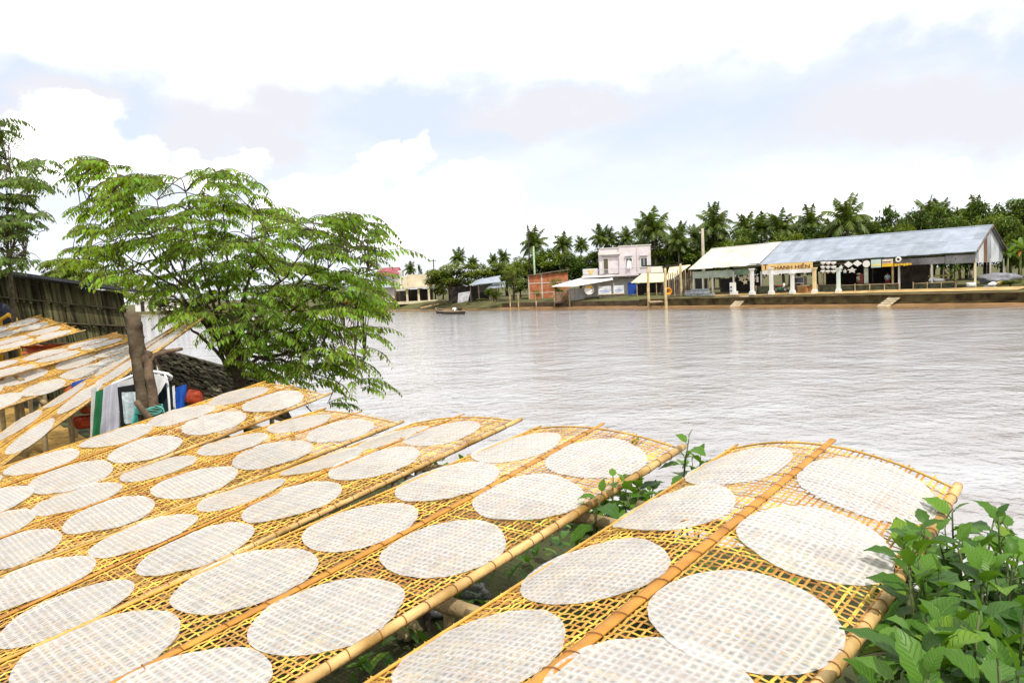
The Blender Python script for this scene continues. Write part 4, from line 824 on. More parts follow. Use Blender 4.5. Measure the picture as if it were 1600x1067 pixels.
def windows(f, rects, D0=-.03):
    for (x0, y0, x1, y1) in rects:
        a, b, z0, z1 = f.rect(x0, y0, x1, y1, D0); mb = MB(); w_ = .09
        mb.box(a-w_, b+w_, D0-.05, D0+.02, z1, z1+w_); mb.box(a-w_, b+w_, D0-.07, D0+.02, z0-w_, z0); mb.box(a-w_, a, D0-.05, D0+.02, z0, z1); mb.box(b, b+w_, D0-.05, D0+.02, z0, z1); mb.box((a+b)/2-.03, (a+b)/2+.03, D0-.04, D0+.01, z0, z1)
        o = mb.build('window', WHITE, f.root); mb = MB(); mb.box(a, b, D0-.01, D0+.005, z0, z1); mb.build('pane', GLASS, o)
# --- red-roofed house far upstream
f = Fr('red_roof_house', 606, 195, 'small white house with a pink-red roof, far upstream', 'house')
f.part('wall', PLW, [(586, 428.5, 622, None, 0, 6)]); windows(f, [(589.5, 432, 593, 437), (600, 432, 603.5, 437), (612.5, 432, 616, 437)])
a, b, z0, z1 = f.rect(584, 418.5, 622, 429.5, 0); mb = MB(); mb.slab([(a-.3, -.8, z0-.1), (b+.3, -.8, z0-.1), (b, 3, z1), (a+1.8, 3, z1)], (0, .15, .12)); mb.slab([(b+.3, 6.8, z0-.1), (a-.3, 6.8, z0-.1), (a+1.8, 3.2, z1), (b, 3.2, z1)], (0, 0, .12)); mb.build('roof', M('red_tile', (.30, .085, .10), .7, .25, 1.5, wave=('X', 3, .5)), f.root)
f.part('tower', PLW, [(621.5, 422.5, 628, None, .4, 4)])
# --- cream building with the open ground floor
f = Fr('cream_riverside_building', 645, 141, 'cream two-storey riverside building with an open dark ground floor behind pillars', 'building')
f.part('wall', CREAM, [(624, 432.5, 636, 450, 0, .3), (636, 428.5, 674, 449.5, .6, 9)])
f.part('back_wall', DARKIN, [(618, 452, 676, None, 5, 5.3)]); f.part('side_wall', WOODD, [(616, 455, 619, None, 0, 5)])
windows(f, [(627, 434, 629, 443)]); f.part('awning', TINW, [(633, 448.3, 667, 450.8, -1.2, .55)]); 
for x in (634, 652, 668): f.part('pillar', CREAM, [(x, 451, x+3, None, -.6, -.2)])
f.part('floor_slab', CREAM, [(619, 470.5, 680, 474.5, -.8, 5)])
f.part('terrace_roof', TINW, [(619, 452, 634, 454.5, -1.5, 2)])
f = Fr('tin_roofed_hut', 608, 150, 'low hut with a pale tin roof beside the cream building', 'hut')
f.part('wall', PLW, [(596, 449, 620, None, 0, 4)]); a, b, z0, z1 = f.rect(595, 443.5, 622, 449.5, 0); mb = MB(); mb.slab([(a, -1, z0), (b, -1, z0), (b, 3, z1), (a, 3, z1)], (0, 0, .12)); mb.build('roof', TIN, f.root)
# --- dark shacks with tin roofs
f = Fr('riverside_shack', 752, 126, 'dark open riverside shack under two overlapping grey tin roofs', 'shack')
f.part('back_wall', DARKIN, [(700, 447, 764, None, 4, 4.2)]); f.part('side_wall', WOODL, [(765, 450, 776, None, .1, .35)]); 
for (x0, y0, x1, y1, o) in ((733, 434.5, 782, 445, -.8), (760, 442, 790, 451, -1.3)):
    a, b, z0, z1 = f.rect(x0, y0, x1, y1, o); mb = MB(); sl_ = (b-a)*.05; mb.slab([(a, o, z0), (b, o, z0+sl_), (b, o+3.4, z1+sl_), (a+1.3, o+3.4, z1-sl_)], (0, 0, .1)); mb.build('roof', TIN, f.root)
for x in (734, 747, 763, 778): f.part('post', WOODD, [(x, 446, x+1.4, None, -.6, -.45)])
cloth('hung_sheet', [at(716, 458, 122), at(735, 455, 122), at(731.5, 470, 122), at(715, 473.5, 122)], TARPG, 'grey-white plastic sheet hung on the bank in front of the dark shack', 'sheet', None, .12, 1.5, 3)
mb = MB(); a, b = at(657, 482.3, 128), at(698, 473, 133); dn = Vector((0, .25, 0)); mb.slab([a, b, b+dn, a+dn], (0, 0, .28)); tag(recentre(mb.build('leaning_plank', WOODL)), 'long pale plank sloping up the bank from the water', 'plank')
# --- brick building
f = Fr('brick_building', 850, 119, 'unplastered orange-red brick building with pale concrete bands and a thin flat roof edge', 'building')
for k, r in enumerate(((827, 429.5, 846, 468, 0, .4), (847.5, 427, 888, 466, 0, .4), (886, 424, 888, 466, .4, 8))): f.part('wall', BRICK, [r])
f.part('concrete_band', BAND, [(826.5, 441, 888, 442.6, -.06, .1)]); f.part('concrete_band', BAND, [(826.5, 456.2, 888, 457.6, -.06, .1)]); f.part('column', BAND, [(845.6, 428, 848, 468, -.08, .5)]); f.part('column', BAND, [(825.6, 430, 827.4, 468, -.08, .5)])
a, b, z0, z1 = f.rect(824, 424.5, 889, 429.2, -.3); mb = MB(); mb.slab([(a, -.4, z0-.1), (b, -.4, z1+.1), (b, 8, z1+.2), (a, 8, z0)], (0, 0, .16)); mb.build('roof', WOODD, f.root)
# --- timber revetment with fence posts, retaining wall
def wall_strip(mb, x0, x1, off, thick, z0, z1, stp=20):
    k = max(1, int((x1-x0)/stp)); F = []
    for i in range(k+1):
        x = x0+(x1-x0)*i/k; p = shore_px(x); n, d = shore_n(x); F.append((p+n*off, p+n*(off+thick)))
    vs = []
    for a, b in F: vs += [Vector((a.x, a.y, z0)), Vector((a.x, a.y, z1)), Vector((b.x, b.y, z1)), Vector((b.x, b.y, z0))]
    fs = [(i*4+j, i*4+(j+1) % 4, (i+1)*4+(j+1) % 4, (i+1)*4+j) for i in range(k) for j in range(4)]+[(3, 2, 1, 0), (k*4, k*4+1, k*4+2, k*4+3)]
    mb.add(vs, fs)
mb = MB(); wall_strip(mb, 785, 1000, .1, .4, -.5, .82, 12); root = empty('timber_revetment', (shore_px(890).x, shore_px(890).y, 0), 0, 'dark earth-filled timber revetment along the water below the brick building', 'revetment'); rel(mb, root); mb.build('wall', M('dark_timber', (.085, .065, .04), .95, .5, .8, .6, 5, wave=('X', 1.1, .5)), root)
for i, x in enumerate((800, 813, 840, 868, 893)):
    n, d = shore_n(x); p = shore_px(x)-n*.05; mb = MB(); mb.tube([(p.x, p.y, -.4), (p.x, p.y, 2.2+.3*nz(i, 3))], .12, 6); rel(mb, root); mb.build('post', WOODL, root)
mb = MB(); wall_strip(mb, 1000, 1790, .2, .5, -.5, .93, 15); root = empty('river_wall', (shore_px(1400).x, shore_px(1400).y, 0), 0, 'long dark mossy concrete river wall below the market sheds', 'wall'); rel(mb, root); mb.build('wall', CONC, root)
mb = MB(); wall_strip(mb, 1000, 1790, .15, .7, .932, 1.03, 15); rel(mb, root); mb.build('coping', M('coping', (.17, .13, .07), .9, .5, .8), root)
mb = MB(); wall_strip(mb, 1000, 1790, -.35, .5, -.5, .28, 15); rel(mb, root); mb.build('footing', CONC, root)
# sandy forecourt in front of the sheds
mb = MB(); G2 = [[], [], []]
for x in range(1090, 1580, 10):
    p = shore_px(x); n, d = shore_n(x)
    for k, (o, z) in enumerate(((2.6+.7*nz(x*.03, 2), 1.10), (4.2, 1.24), (5.4+.5*nz(x*.04, 6), 1.31))): G2[k].append(Vector((p.x, p.y, z))+n*o)
mb.grid(G2); tag(mb.build('sandy_path', M('sand', (.46, .31, .13), .95, .35, .8, .4, 8)), kind='structure')
# --- shack with tarps, white awning, banners
f = Fr('tarp_shack', 892, 110, 'stilted river shack walled with grey tarpaulin and brown cloths', 'shack')
f.part('tarp_wall', TARPG, [(888.5, 450.5, 913, 470.5, -1.0, -.9)]); f.part('cloth_wall', M('brown_cloth', (.24, .16, .10), .9, .4, 2), [(869, 456, 880, 471, -.8, -.7), (880, 452, 888, 470, -.7, -.6)]); f.part('back_wall', DARKIN, [(868, 452, 932, None, 3, 3.2)])
for x in (867, 899, 912): f.part('stilt', WOODD, [(x, 459 if x == 867 else 468, x+2, None, -.9, -.7)])
f.part('floor', WOODD, [(866, 470.5, 934, 472.5, -1.2, 3)])
f = Fr('white_awning', 910, 108, 'wide white sheet awning sloping out over the tarp shack', 'awning')
a = [f.loc(862, 447.2, -2.5), f.loc(897, 447, -2.7), f.loc(958, 436.5, -1.5), f.loc(956, 433, 2.5), f.loc(909, 434, 2.5)]
mb = MB(); mb.slab([a[0], a[1], a[3], a[4]], (0, 0, -.09)); mb.slab([a[1]+Vector((.01, 0, 0)), a[2], a[3]], (0, 0, -.085)); mb.build('sheet', WHITE, f.root); f.part('pole', WOODD, [(897, 446, 898, None, -2.5, -2.4), (955, 437, 956.3, None, -1.4, -1.3)])
f = Fr('round_sign', 921, 107, 'round white sign with a yellow top and dark mark under the awning', 'sign', zg=1.5)
cx_ = f.loc(920.5, 453, -.6); mb = MB(); r_ = .68
mb.slab([cx_+Vector((r_*math.cos(i*.314), 0, r_*math.sin(i*.314))) for i in range(20)], (0, .06, 0)); mb.build('board', WHITE, f.root)
mb = MB(); mb.slab([cx_+Vector((.6*math.cos(i*.314), -.012, .12+.5*math.sin(i*.314))) for i in range(1, 10)], (0, .006, 0)); mb.build('yellow_mark', YEL, f.root)
mb = MB(); mb.tube([cx_+Vector((.35+.22*math.cos(i*.4), -.02, -.02+.26*math.sin(i*.4))) for i in range(-4, 6)], .05, 6); mb.build('dark_mark', M('ink', (.02, .02, .03), .8), f.root)
f.part('post', WOODD, [(920, 459, 921, None, -.55, -.45)])
BAN = M('pale_banner', (.60, .64, .74), .6, .25, 1.3, col2=(.74, .75, .78))
for (x0, y0, x1, y1, lb) in ((935, 447, 957, 460, 'pale blue-white banner with blurred blue stripes, beside the round sign'), (958.5, 446, 975, 459, 'pale blue-white banner beside the blue shutter')):
    f = Fr('banner', (x0+x1)/2, 107, lb, 'banner', group='banners below the pink house'); f.part('cloth', BAN, [(x0, y0, x1, y1, -.3, -.26)]); f.part('stripe', M('banner_blue', (.20, .27, .52), .6, .2, 2), [(x0+2, y0+6.5, x1-2, y0+7.6, -.31, -.305), (x0+3, y0+9, x1-4, y0+9.8, -.31, -.305)]); f.part('post', WOODL, [(x0, y0-4, x0+1, None, -.25, -.15)])
f = Fr('dark_counter', 950, 106.5, 'brown timber counter below the pale banners', 'counter'); f.part('front', WOODD, [(936, 460.5, 975, None, -.5, -.3)]); f.part('top', WOODL, [(934, 459.3, 976, 460.4, -.6, .4)])
f = Fr('flower_sign', 928, 0+108, 'white parapet sign with a yellow v-shaped emblem above the awning', 'sign'); f.part('board', PLW, [(911, 420, 934, 431, 1.9, 2.1)])
b_ = [f.loc(x, y, 1.86) for x, y in ((918, 422), (921, 422), (923.3, 425), (925.5, 421.5), (928.5, 421.5), (925.3, 428), (921.5, 428))]; mb = MB(); mb.slab(b_, (0, .03, 0)); mb.build('emblem', YEL, f.root)
f.part('post', PLW, [(912, 431, 913.5, None, 1.95, 2.1), (932, 431, 933.5, None, 1.95, 2.1)])
# --- pink house
f = Fr('pink_house', 978, 110, 'pale pink two-storey flat-roofed house with a balcony', 'house', R(-6))
f.part('upper_wall', PLAS, [(936.5, 388.5, 967, 428, 0, 7), (967.1, 384, 1017, 428, -.25, 7.4)]); f.part('parapet', PLW, [(934.5, 394.2, 969, 398, -.5, -.02)]); f.part('cornice', PLAS, [(937, 387.2, 967, 388.4, -.1, 7)])
f.part('parapet', PLW, [(966.5, 383.0, 1017.6, 384.2, -.35, 7.5)])
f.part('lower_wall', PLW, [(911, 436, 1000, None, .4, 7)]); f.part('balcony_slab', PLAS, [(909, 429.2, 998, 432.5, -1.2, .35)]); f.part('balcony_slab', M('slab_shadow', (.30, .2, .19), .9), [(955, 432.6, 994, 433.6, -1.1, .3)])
mb = MB()
for i in range(46): x = 910.5+i*1.9; f.box(mb, x, 421.2, x+.35, 429.3, -1.1, -1.06)
f.box(mb, 910, 420.4, 997, 421.2, -1.12, -1.04); mb.build('railing_lattice', M('rail_grey', (.42, .42, .45), .6, .2, 2), f.root)
windows(f, [(978.5, 404, 987.5, 417), (1001.5, 403.5, 1011, 417)], -.30); f.part('window_hood', PLAS, [(976.5, 398.8, 987.5, 400.2, -.6, -.26), (999.5, 398.3, 1012, 399.6, -.6, -.26)])
o = f.part('door', M('brown_door', (.10, .08, .045), .7, .2, 2), [(943.5, 405, 950, 427.5, -.06, -.01)]); f.part('door_frame', PLW, [(942, 403.5, 943.3, 427.5, -.08, -.01), (950.2, 403.5, 951.4, 427.5, -.08, -.01), (942, 402.3, 951.4, 403.4, -.08, -.01)])
f.part('frieze_lattice', M('frieze', (.38, .31, .32), .8), [(941+i*2, 400.5, 942+i*2, 402, -.05, -.005) for i in range(12)])
f.part('drain_pipe', PLW, [(995, 384, 996, 428, -.38, -.28)])
cloth('white_curtain', [at(980.5, 407, 109.2), at(986.5, 408, 109.2), at(987, 420, 109.2), at(979, 420, 109.2)], WHITE, 'white curtain blowing out of the pink house window', 'curtain', None, .12, 1.5, 5)
solo('blue_shutter', M('blue_paint', (.02, .07, .36), .5, .15, 2), 'bright blue roller shutter under the pink house', 'shutter', 987, 107.5, [(981, 442, 994.5, 460, .2, .3), (980.5, 441, 995, 442, .1, .35)])
f = Fr('cream_awning', 1017, 104, 'broad cream awning over a dark shopfront beside the pink house', 'awning')
mb = MB(); p_ = [f.loc(986, 441.5, -1), f.loc(1037, 440, -1), f.loc(1039, 426.5, 3.5), f.loc(1003, 427.5, 3.5)]; mb.slab(p_, (0, 0, -.08)); mb.build('sheet', M('cream_sheet', (.68, .58, .38), .7, .12, 1.2), f.root); f.part('back_wall', DARKIN, [(994, 442, 1040, None, 4, 4.2)])
for x in (994.5, 1025, 1036): f.part('post', WOODL, [(x, 441, x+1.1, None, -.8, -.65)])
f.part('upper_board', PLW, [(1017, 416.5, 1036, 426, 3.6, 3.8)]); f.part('shelf', WOODL, [(1008, 458, 1034, 459.3, .5, 1.5)])
f = Fr('cream_panel_roof', 1058, 101, 'small cream sloping roof with dark edge behind the stake fence', 'shed'); p_ = [f.loc(1040, 437, -.8), f.loc(1052, 434.5, -.8), f.loc(1079, 413.5, 3), f.loc(1046, 417.5, 3)]
mb = MB(); mb.slab(p_, (0, 0, -.1)); mb.build('roof', M('cream_sheet', (1, 1, 1)), f.root); f.part('back_wall', WOODD, [(1040, 437, 1078, None, 3, 3.2)]); f.part('ridge_beam', DARKIN, [(1040, 413.6, 1064, 416.2, 2.9, 3.1)])
f = Fr('stake_fence', 1062, 97, 'fence of tall uneven grey stakes between the pink house and the white-roofed shed', 'fence')
rs = random.Random(3)
for i in range(13):
    x = 1044+i*2.9; f.part('stake', WOODD if i % 3 else WOODL, [(x, 427-i*.5+rs.uniform(-3, 4), x+1.3, None, 0+.1*(i % 2), .12+.1*(i % 2))])
f.part('rail', WOODD, [(1043, 440, 1081, 441.2, .25, .32), (1043, 452, 1081, 453, .25, .32)])
for i, (x, y0, y1, D_, lb) in enumerate(((1013, 416.5, 471, 92, 'tall pale mooring pole standing in the water, upstream one of a pair'), (1040, 418.5, 478, 90, 'tall pale mooring pole with a crooked top, downstream one of a pair'), (1064, 412, 458, 97, 'tall pale pole standing by the stake fence'))):
    a, b = at(x+.6, y1+3, D_), at(x-.8, y0, D_); a.z = -.6; mb = MB(); root = empty('mooring_pole', (a.x, a.y, 0), 0, lb, 'pole'); wobble_tube(mb, [a, b], .19, .16, 8, 8, .05, i); rel(mb, root); mb.build('shaft', M('pale_pole', (.50, .40, .22), .85, .3, 1.5, .4, 10), root, True)
    mb = MB(); q_ = Vector(b); mb.box(q_.x-.35-(.2 if i == 0 else 0), q_.x+(.9 if i == 0 else .35), q_.y-.15, q_.y+.15, q_.z, q_.z+.16); rel(mb, root); mb.build('cap', DARKIN, root)
f = Fr('landing_stage', 1026, 90.5, 'small pale plank landing stage between the two mooring poles', 'landing stage', zg=0.)
f.part('deck', WOODL, [(1016, 470.5, 1037, 472.6, -.3, 1.5)]); f.part('post', WOODD, [(1018, 472.6, 1019, 481, 0, .1), (1034, 472.6, 1035, 481, 0, .1)])
mb = MB(); c_ = at(1044, 455.5, 96); 
for i in range(3): mb.tube([c_+Vector(((.42-.1*i)*math.cos(a*.349), .1*i, (.42-.1*i)*math.sin(a*.349))) for a in range(19)], .09, 6, False)
tag(recentre(mb.build('orange_hose_coil', M('orange_hose', (.72, .30, .02), .5), None, True)), 'coil of orange hose hung beside the mooring pole', 'hose')
# --- long shed with two roofs
YAW = R(-46); xl, xr = at(1082, horizon(1082), 95), at(1523, horizon(1523), 72); YAW = math.atan2(xr.y-xl.y, xr.x-xl.x)
def sheets(f, e0, e1, mat, seed, step=1.05):
    """both slopes of a shed roof laid in overlapping tin sheets, two courses up each slope"""
    rs = random.Random(seed); mb = MB(); n = int((e1.x-e0.x)/step)
    for side in (0, 1):
        for c_ in (0, 1):
            for i in range(n):
                xa, xb = e0.x+(e1.x-e0.x)*i/n-.03, e0.x+(e1.x-e0.x)*(i+1)/n+.03; za = e0.z+(e1.z-e0.z)*(i+.5)/n; lift = .012*(i % 2)+.02*c_+rs.uniform(0, .006)
                fa, fb = (-.02+rs.uniform(-.012, .008), .53) if c_ == 0 else (.47+rs.uniform(-.01, .01), 1.0)
                ya, yb = (e0.y+(5-e0.y)*fa, e0.y+(5-e0.y)*fb) if side == 0 else (10.6-(5.6-.02)*fa, 10.6-(5.6-.02)*fb)
                q = [(xa, ya, za+HZ*fa+lift), (xb, ya, za+HZ*fa+lift), (xb, yb, za+HZ*fb+lift), (xa, yb, za+HZ*fb+lift)]
                mb.slab(q if side == 0 else q[::-1], (0, 0, .05))
    mb.tube([(e0.x-.05, 5.01, e0.z+HZ+.06), (e1.x+.05, 5.01, e1.z+HZ+.06)], .11, 6); mb.build('roof_cladding', mat, f.root)
def Dshed(x):
    """depth of the shed's front plane at pixel column x"""
    r = ray(x, horizon(x)); n = Vector((-math.sin(YAW), math.cos(YAW), 0)); return (xl-CAM).dot(n)/r.dot(n)
def FS(name, x, label, cat, group=None, zg=ZG): return Fr(name, x, Dshed(x), label, cat, YAW, zg, group)
f = FS('white_roofed_shed', 1082, 'open market shed with a creamy white tin roof and pale green fascia', 'shed')
e0, e1 = f.loc(1076, 421.3, -.6), f.loc(1182, 413.6, -.6); HZ = 2.55
sheets(f, e0, e1, TINW, 1)
f.part('fascia', M('pale_green_board', (.34, .40, .33), .8, .2, 1, wave=('X', 2, .3)), [(1083, 423.2, 1145, 434, -.2, -.14)]); f.part('fascia', M('green_tarp', (.16, .24, .16), .7, .35, 1.5), [(1146, 420.5, 1176, 429.5, -.1, -.05)])
for x in (1082, 1096.5, 1111.5, 1144.5, 1188): f.part('post', PLW, [(x, 424, x+2.2, None, -.15, .05)])
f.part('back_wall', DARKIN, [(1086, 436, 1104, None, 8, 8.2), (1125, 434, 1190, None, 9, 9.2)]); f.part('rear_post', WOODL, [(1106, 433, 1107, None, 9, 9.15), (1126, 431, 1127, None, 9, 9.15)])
f.part('floor_slab', CREAM, [(1084, 461.8, 1190, None, .2, 9)])
f2 = FS('blue_roofed_shed', 1350, 'long open market shed with pale blue tin roof and patched tin gable', 'shed')
e0, e1 = f2.loc(1180, 413.9, -.5), f2.loc(1527, 392.8, -.5)
sheets(f2, e0, e1, TIN, 2)
mb = MB(); pz = f2.loc(1188, 413, -.6); mb.slab([(pz.x-1.5, -.62, e0.z+.13), (pz.x-.1, -.62, e0.z+.13), (pz.x-.1, 5, e0.z+HZ+.13), (pz.x-1.5, 5, e0.z+HZ+.13)], (0, 0, .06)); mb.build('roof_flashing', TINW, f2.root)
gx = e1.x-.35; gb = f2.loc(1524, 410.8, 0).z; ge = e1.z-.03
for i, (y0, y1, c_) in enumerate(((.0, 1.2, TING), (1.22, 2.9, M('tin_light', (.52, .54, .56), .5, .2, .5, wave=('Y', 3, .6))), (2.92, 4.1, M('rust_board', (.16, .075, .04), .8, .3, 1)), (4.12, 5.6, TING), (5.62, 8.6, M('tin_light', (1, 1, 1))), (8.62, 10.2, TING))):
    zt_ = lambda y: ge+HZ*(1-abs(y-5)/5.5)-.05
    ys_ = [y0]+([5] if y0 < 5 < y1 else [])+[y1]
    mb = MB(); mb.slab([(gx, y0, gb)]+[(gx, y1, gb)]+[(gx, y, zt_(y)) for y in ys_[::-1]], (.06, 0, 0)); mb.build('gable_panel', c_, f2.root)
mb = MB(); mb.tube([(e1.x+.02, -.55, e1.z+.02), (e1.x+.02, 5, e1.z+HZ+.03), (e1.x+.02, 10.6, e1.z+.02)], .09, 6); mb.build('barge_board', WOODD, f2.root)
f2.part('fascia', TING, [(1400, 403.3, 1476, 413.6, -.2, -.14), (1477, 398.5, 1524, 411.5, -.2, -.14)]); f2.part('fascia', WOODD, [(1272, 409.5, 1399, 412, -.15, -.1)])
for x, c_ in ((1283, WOODL), (1393, WOODL), (1403, PLW), (1454.5, PLW), (1522, CREAM)): f2.part('post', c_, [(x, 404, x+2.6, None, -.1, .1)])
for x in (1362, 1425, 1490): f2.part('rear_post', WOODD, [(x, 408, x+1.6, None, 4.9, 5.05)])
for x in (1546, 1567): f2.part('gable_post', PLW, [(x, 404, x+1.8, None, 5 if x == 1546 else 9.9, 5.15 if x == 1546 else 10.05)])
f2.part('back_wall', DARKIN, [(1290, 412, 1452, None, 9.4, 9.6)]); f2.part('inner_wall', WOODD, [(1404, 415, 1452, None, 6, 6.15)]); f2.part('floor_slab', CREAM, [(1200, 459.6, 1520, None, .3, 9)])
# shop gateway
f = FS('shop_gateway', 1238, 'cream shop signboard with dark red lettering across white pillars', 'gateway')
bx = f.part('signboard', M('sign_cream', (.78, .56, .22), .7, .1, 1), [(1190, 411.2, 1269.5, 421.2, -1.5, -1.42)]); f.part('white_band', WHITE, [(1191, 421.4, 1268, 427.3, -1.5, -1.42)])
def lettering(txt, f, x0, x1, y0, y1, off, mat, name='lettering'):
    cu = bpy.data.curves.new('t', 'FONT'); cu.body = txt; cu.extrude = .012; cu.resolution_u = 2; o = bpy.data.objects.new('t', cu); COL.objects.link(o)
    bpy.context.view_layer.update(); dg = bpy.context.evaluated_depsgraph_get(); me = bpy.data.meshes.new_from_object(o.evaluated_get(dg)); bpy.data.objects.remove(o)
    xs = [v.co.x for v in me.vertices]; ys = [v.co.y for v in me.vertices]; a, b, z0, z1 = f.rect(x0, y0, x1, y1, off)
    for v in me.vertices:
        v.co = Vector((a+(b-a)*(v.co.x-min(xs))/(max(xs)-min(xs)), off-v.co.z, z0+(z1-z0)*(v.co.y-min(ys))/(max(ys)-min(ys))))
    me.materials.clear(); me.materials.append(mat); q = bpy.data.objects.new(name, me); COL.objects.link(q); q.parent = f.root; return q
INK = M('sign_ink', (.14, .015, .012), .7, .1, 1)
lettering('T', f, 1192.5, 1199.5, 413, 421, -1.52, INK); lettering('THANH HIỀN', f, 1204, 1265, 411.4, 420.2, -1.52, INK)
def pillar(x, y0, y1, lb, mat):
    f = FS('gate_pillar', x, lb, 'pillar', 'pillars in front of the sheds'); a, b, z0, z1 = f.rect(x-2.0, y0, x+2.0, y1, -1.8); c = (a+b)/2; w_ = (b-a)/2; z0 = -.2; z1 = f.rect(x-2, y0, x+2, y1, -1.8)[3]
    mb = MB(); mb.box(c-w_, c+w_, -1.9, -1.5, .25, z1-.25); mb.build('shaft', mat, f.root); mb = MB(); mb.box(c-w_*1.6, c+w_*1.6, -2.05, -1.35, z0, .12); mb.box(c-w_*1.35, c+w_*1.35, -1.98, -1.42, .122, .248); mb.build('base', WHITE, f.root)
    mb = MB(); mb.box(c-w_*1.3, c+w_*1.3, -1.98, -1.42, z1-.248, z1-.12); mb.box(c-w_*1.6, c+w_*1.6, -2.03, -1.37, z1-.118, z1); mb.build('capital', mat, f.root)
pillar(1174.5, 419.5, 461, 'white pillar at the end of the white-roofed shed', WHITE); pillar(1204.5, 418, 461, 'white pillar covering the gap in the shop lettering', WHITE); pillar(1237.5, 426, 460, 'white pillar under the middle of the cream signboard', WHITE)
pillar(1272, 418, 460, 'cream pillar at the end of the signboard lettering', M('pillar_cream', (.74, .58, .32), .7, .1, 1)); pillar(1309.5, 418.5, 459, 'pale greenish-white pillar under the hanging white shapes', M('pillar_mint', (.62, .72, .66), .7, .1, 1))
# hanging display pieces
FH = lambda nm, x, lb, cat, grp=None: FS(nm, x, lb, cat, grp)
def hang(f, c, ztop):
    mb = MB(); mb.tube([c, (c.x, c.y, ztop)], .012, 4); mb.build('hanger', WOODD, f.root)
ORD3 = ('upper', 'middle', 'lower'); 
for r_ in range(3):
    for c_ in range(3):
        x, y = 1286+c_*8.2, 411.5+r_*6.6; f = FH('white_bowl', x, f"small white hanging bowl, {ORD3[r_]} row, {('first','second','third')[c_]} counted from the signboard", 'bowl', 'white bowls hanging under the blue roof'); p = f.loc(x, y, -.7)
        mb = MB(); mb.lathe([(.06, -.18), (.24, -.02), (.30, .16), (.27, .16), (.2, 0), (.05, -.13)], 12); mb.build('bowl', WHITE, f.root, True, p); hang(f, p+Vector((0, 0, .1)), p.z+.5)
for x, y, w_, lb in ((1325.5, 413.3, 7, 'white diamond-shaped hanging board beside the small bowls'), (1339.5, 411.8, 7.5, 'white diamond-shaped hanging board beside the white disc')):
    f = FH('diamond_board', x, lb, 'board', 'hanging diamond boards'); mb = MB(); mb.slab([f.loc(x-w_, y, -.8), f.loc(x, y+5, -.8), f.loc(x+w_, y, -.8), f.loc(x, y-5, -.8)], (0, .06, 0)); mb.build('board', WHITE, f.root); hang(f, f.loc(x, y-5, -.77), f.loc(x, y-9, -.8).z)
f = FH('white_disc', 1353.5, 'round white hanging disc under the blue roof', 'disc'); mb = MB(); c_ = f.loc(1353.5, 412.5, -.8); rr_ = .37; mb.slab([c_+Vector((rr_*math.cos(i*.2618), 0, rr_*math.sin(i*.2618))) for i in range(24)], (0, .06, 0)); mb.build('disc', WHITE, f.root); hang(f, c_+Vector((0, .03, rr_)), c_.z+.8)
f = FH('green_sign', 1368.5, 'pale green and yellow sign with white strip beside the round disc', 'sign'); f.part('board', M('sign_mint', (.52, .68, .62), .6, .1, 1), [(1361, 405.5, 1376.5, 418, -.8, -.75)]); f.part('yellow_strip', M('sign_lemon', (.78, .68, .22), .6), [(1362, 412.5, 1376, 415.5, -.82, -.805)])
f = FH('yellow_sign', 1387, 'white sign with a dark line and a yellow lower half', 'sign'); f.part('board', M('sign_offwhite', (.72, .66, .54), .6), [(1378.5, 405, 1395, 411.5, -.8, -.75)]); f.part('dark_line', INK, [(1379, 408.6, 1392, 409.9, -.82, -.805)]); f.part('yellow_board', YEL, [(1378, 411.8, 1396, 416.6, -.81, -.76)])
f = FH('ring_ornament', 1403.5, 'white ring with a dark centre hung above the yellow letters', 'ring'); c_ = f.loc(1403.6, 405.6, -.85); mb = MB(); mb.tube([c_+Vector((.21*math.cos(i*.2618), 0, .21*math.sin(i*.2618))) for i in range(25)], .085, 8, False); mb.build('ring', WHITE, f.root, True); mb = MB(); mb.slab([c_+Vector((.16*math.cos(i*.2618), .0, .16*math.sin(i*.2618))) for i in range(24)], (0, .03, 0)); mb.build('centre', DARKIN, f.root)
f = FH('yellow_letter_strip', 1411, 'strip of yellow cut-out letters along the shed fascia', 'sign'); lettering('NGO', f, 1398, 1409, 411.6, 416.2, -.86, YEL) if False else f.part('letter', YEL, [(1397.5+i*4.6, 411.9-i*.25+(i % 2)*.6, 1401+i*4.6, 416.2-i*.25-(i % 3)*.5, -.9, -.84) for i in range(6)])
f.part('rail', WOODD, [(1396, 413.6, 1426, 414.3, -.83, -.80)])
for i, (x, y, s_) in enumerate(((1314, 417.5, .8), (1320, 424, .7), (1331, 422.5, 1.0), (1313, 423, .55))):
    lb = ('white paper lantern shaped like a star, topmost beside the mint pillar', 'white star lantern hanging below the diamond boards', 'large white winged lantern hanging over the fence', 'small white star lantern touching the mint pillar')[i]
    f = FH('star_lantern', x, lb, 'lantern', 'white lanterns under the blue roof'); c = f.loc(x, y, -.6); mb = MB(); k = 10
    mb.slab([c+Vector(((.34 if j % 2 == 0 else .17)*s_*(1.5 if i == 2 else 1)*math.cos(j*.628+.3), 0, (.34 if j % 2 == 0 else .17)*s_*math.sin(j*.628+.3))) for j in range(k)], (0, .12, 0)); mb.build('paper', WHITE, f.root); hang(f, c+Vector((0, .05, .1)), c.z+.7)
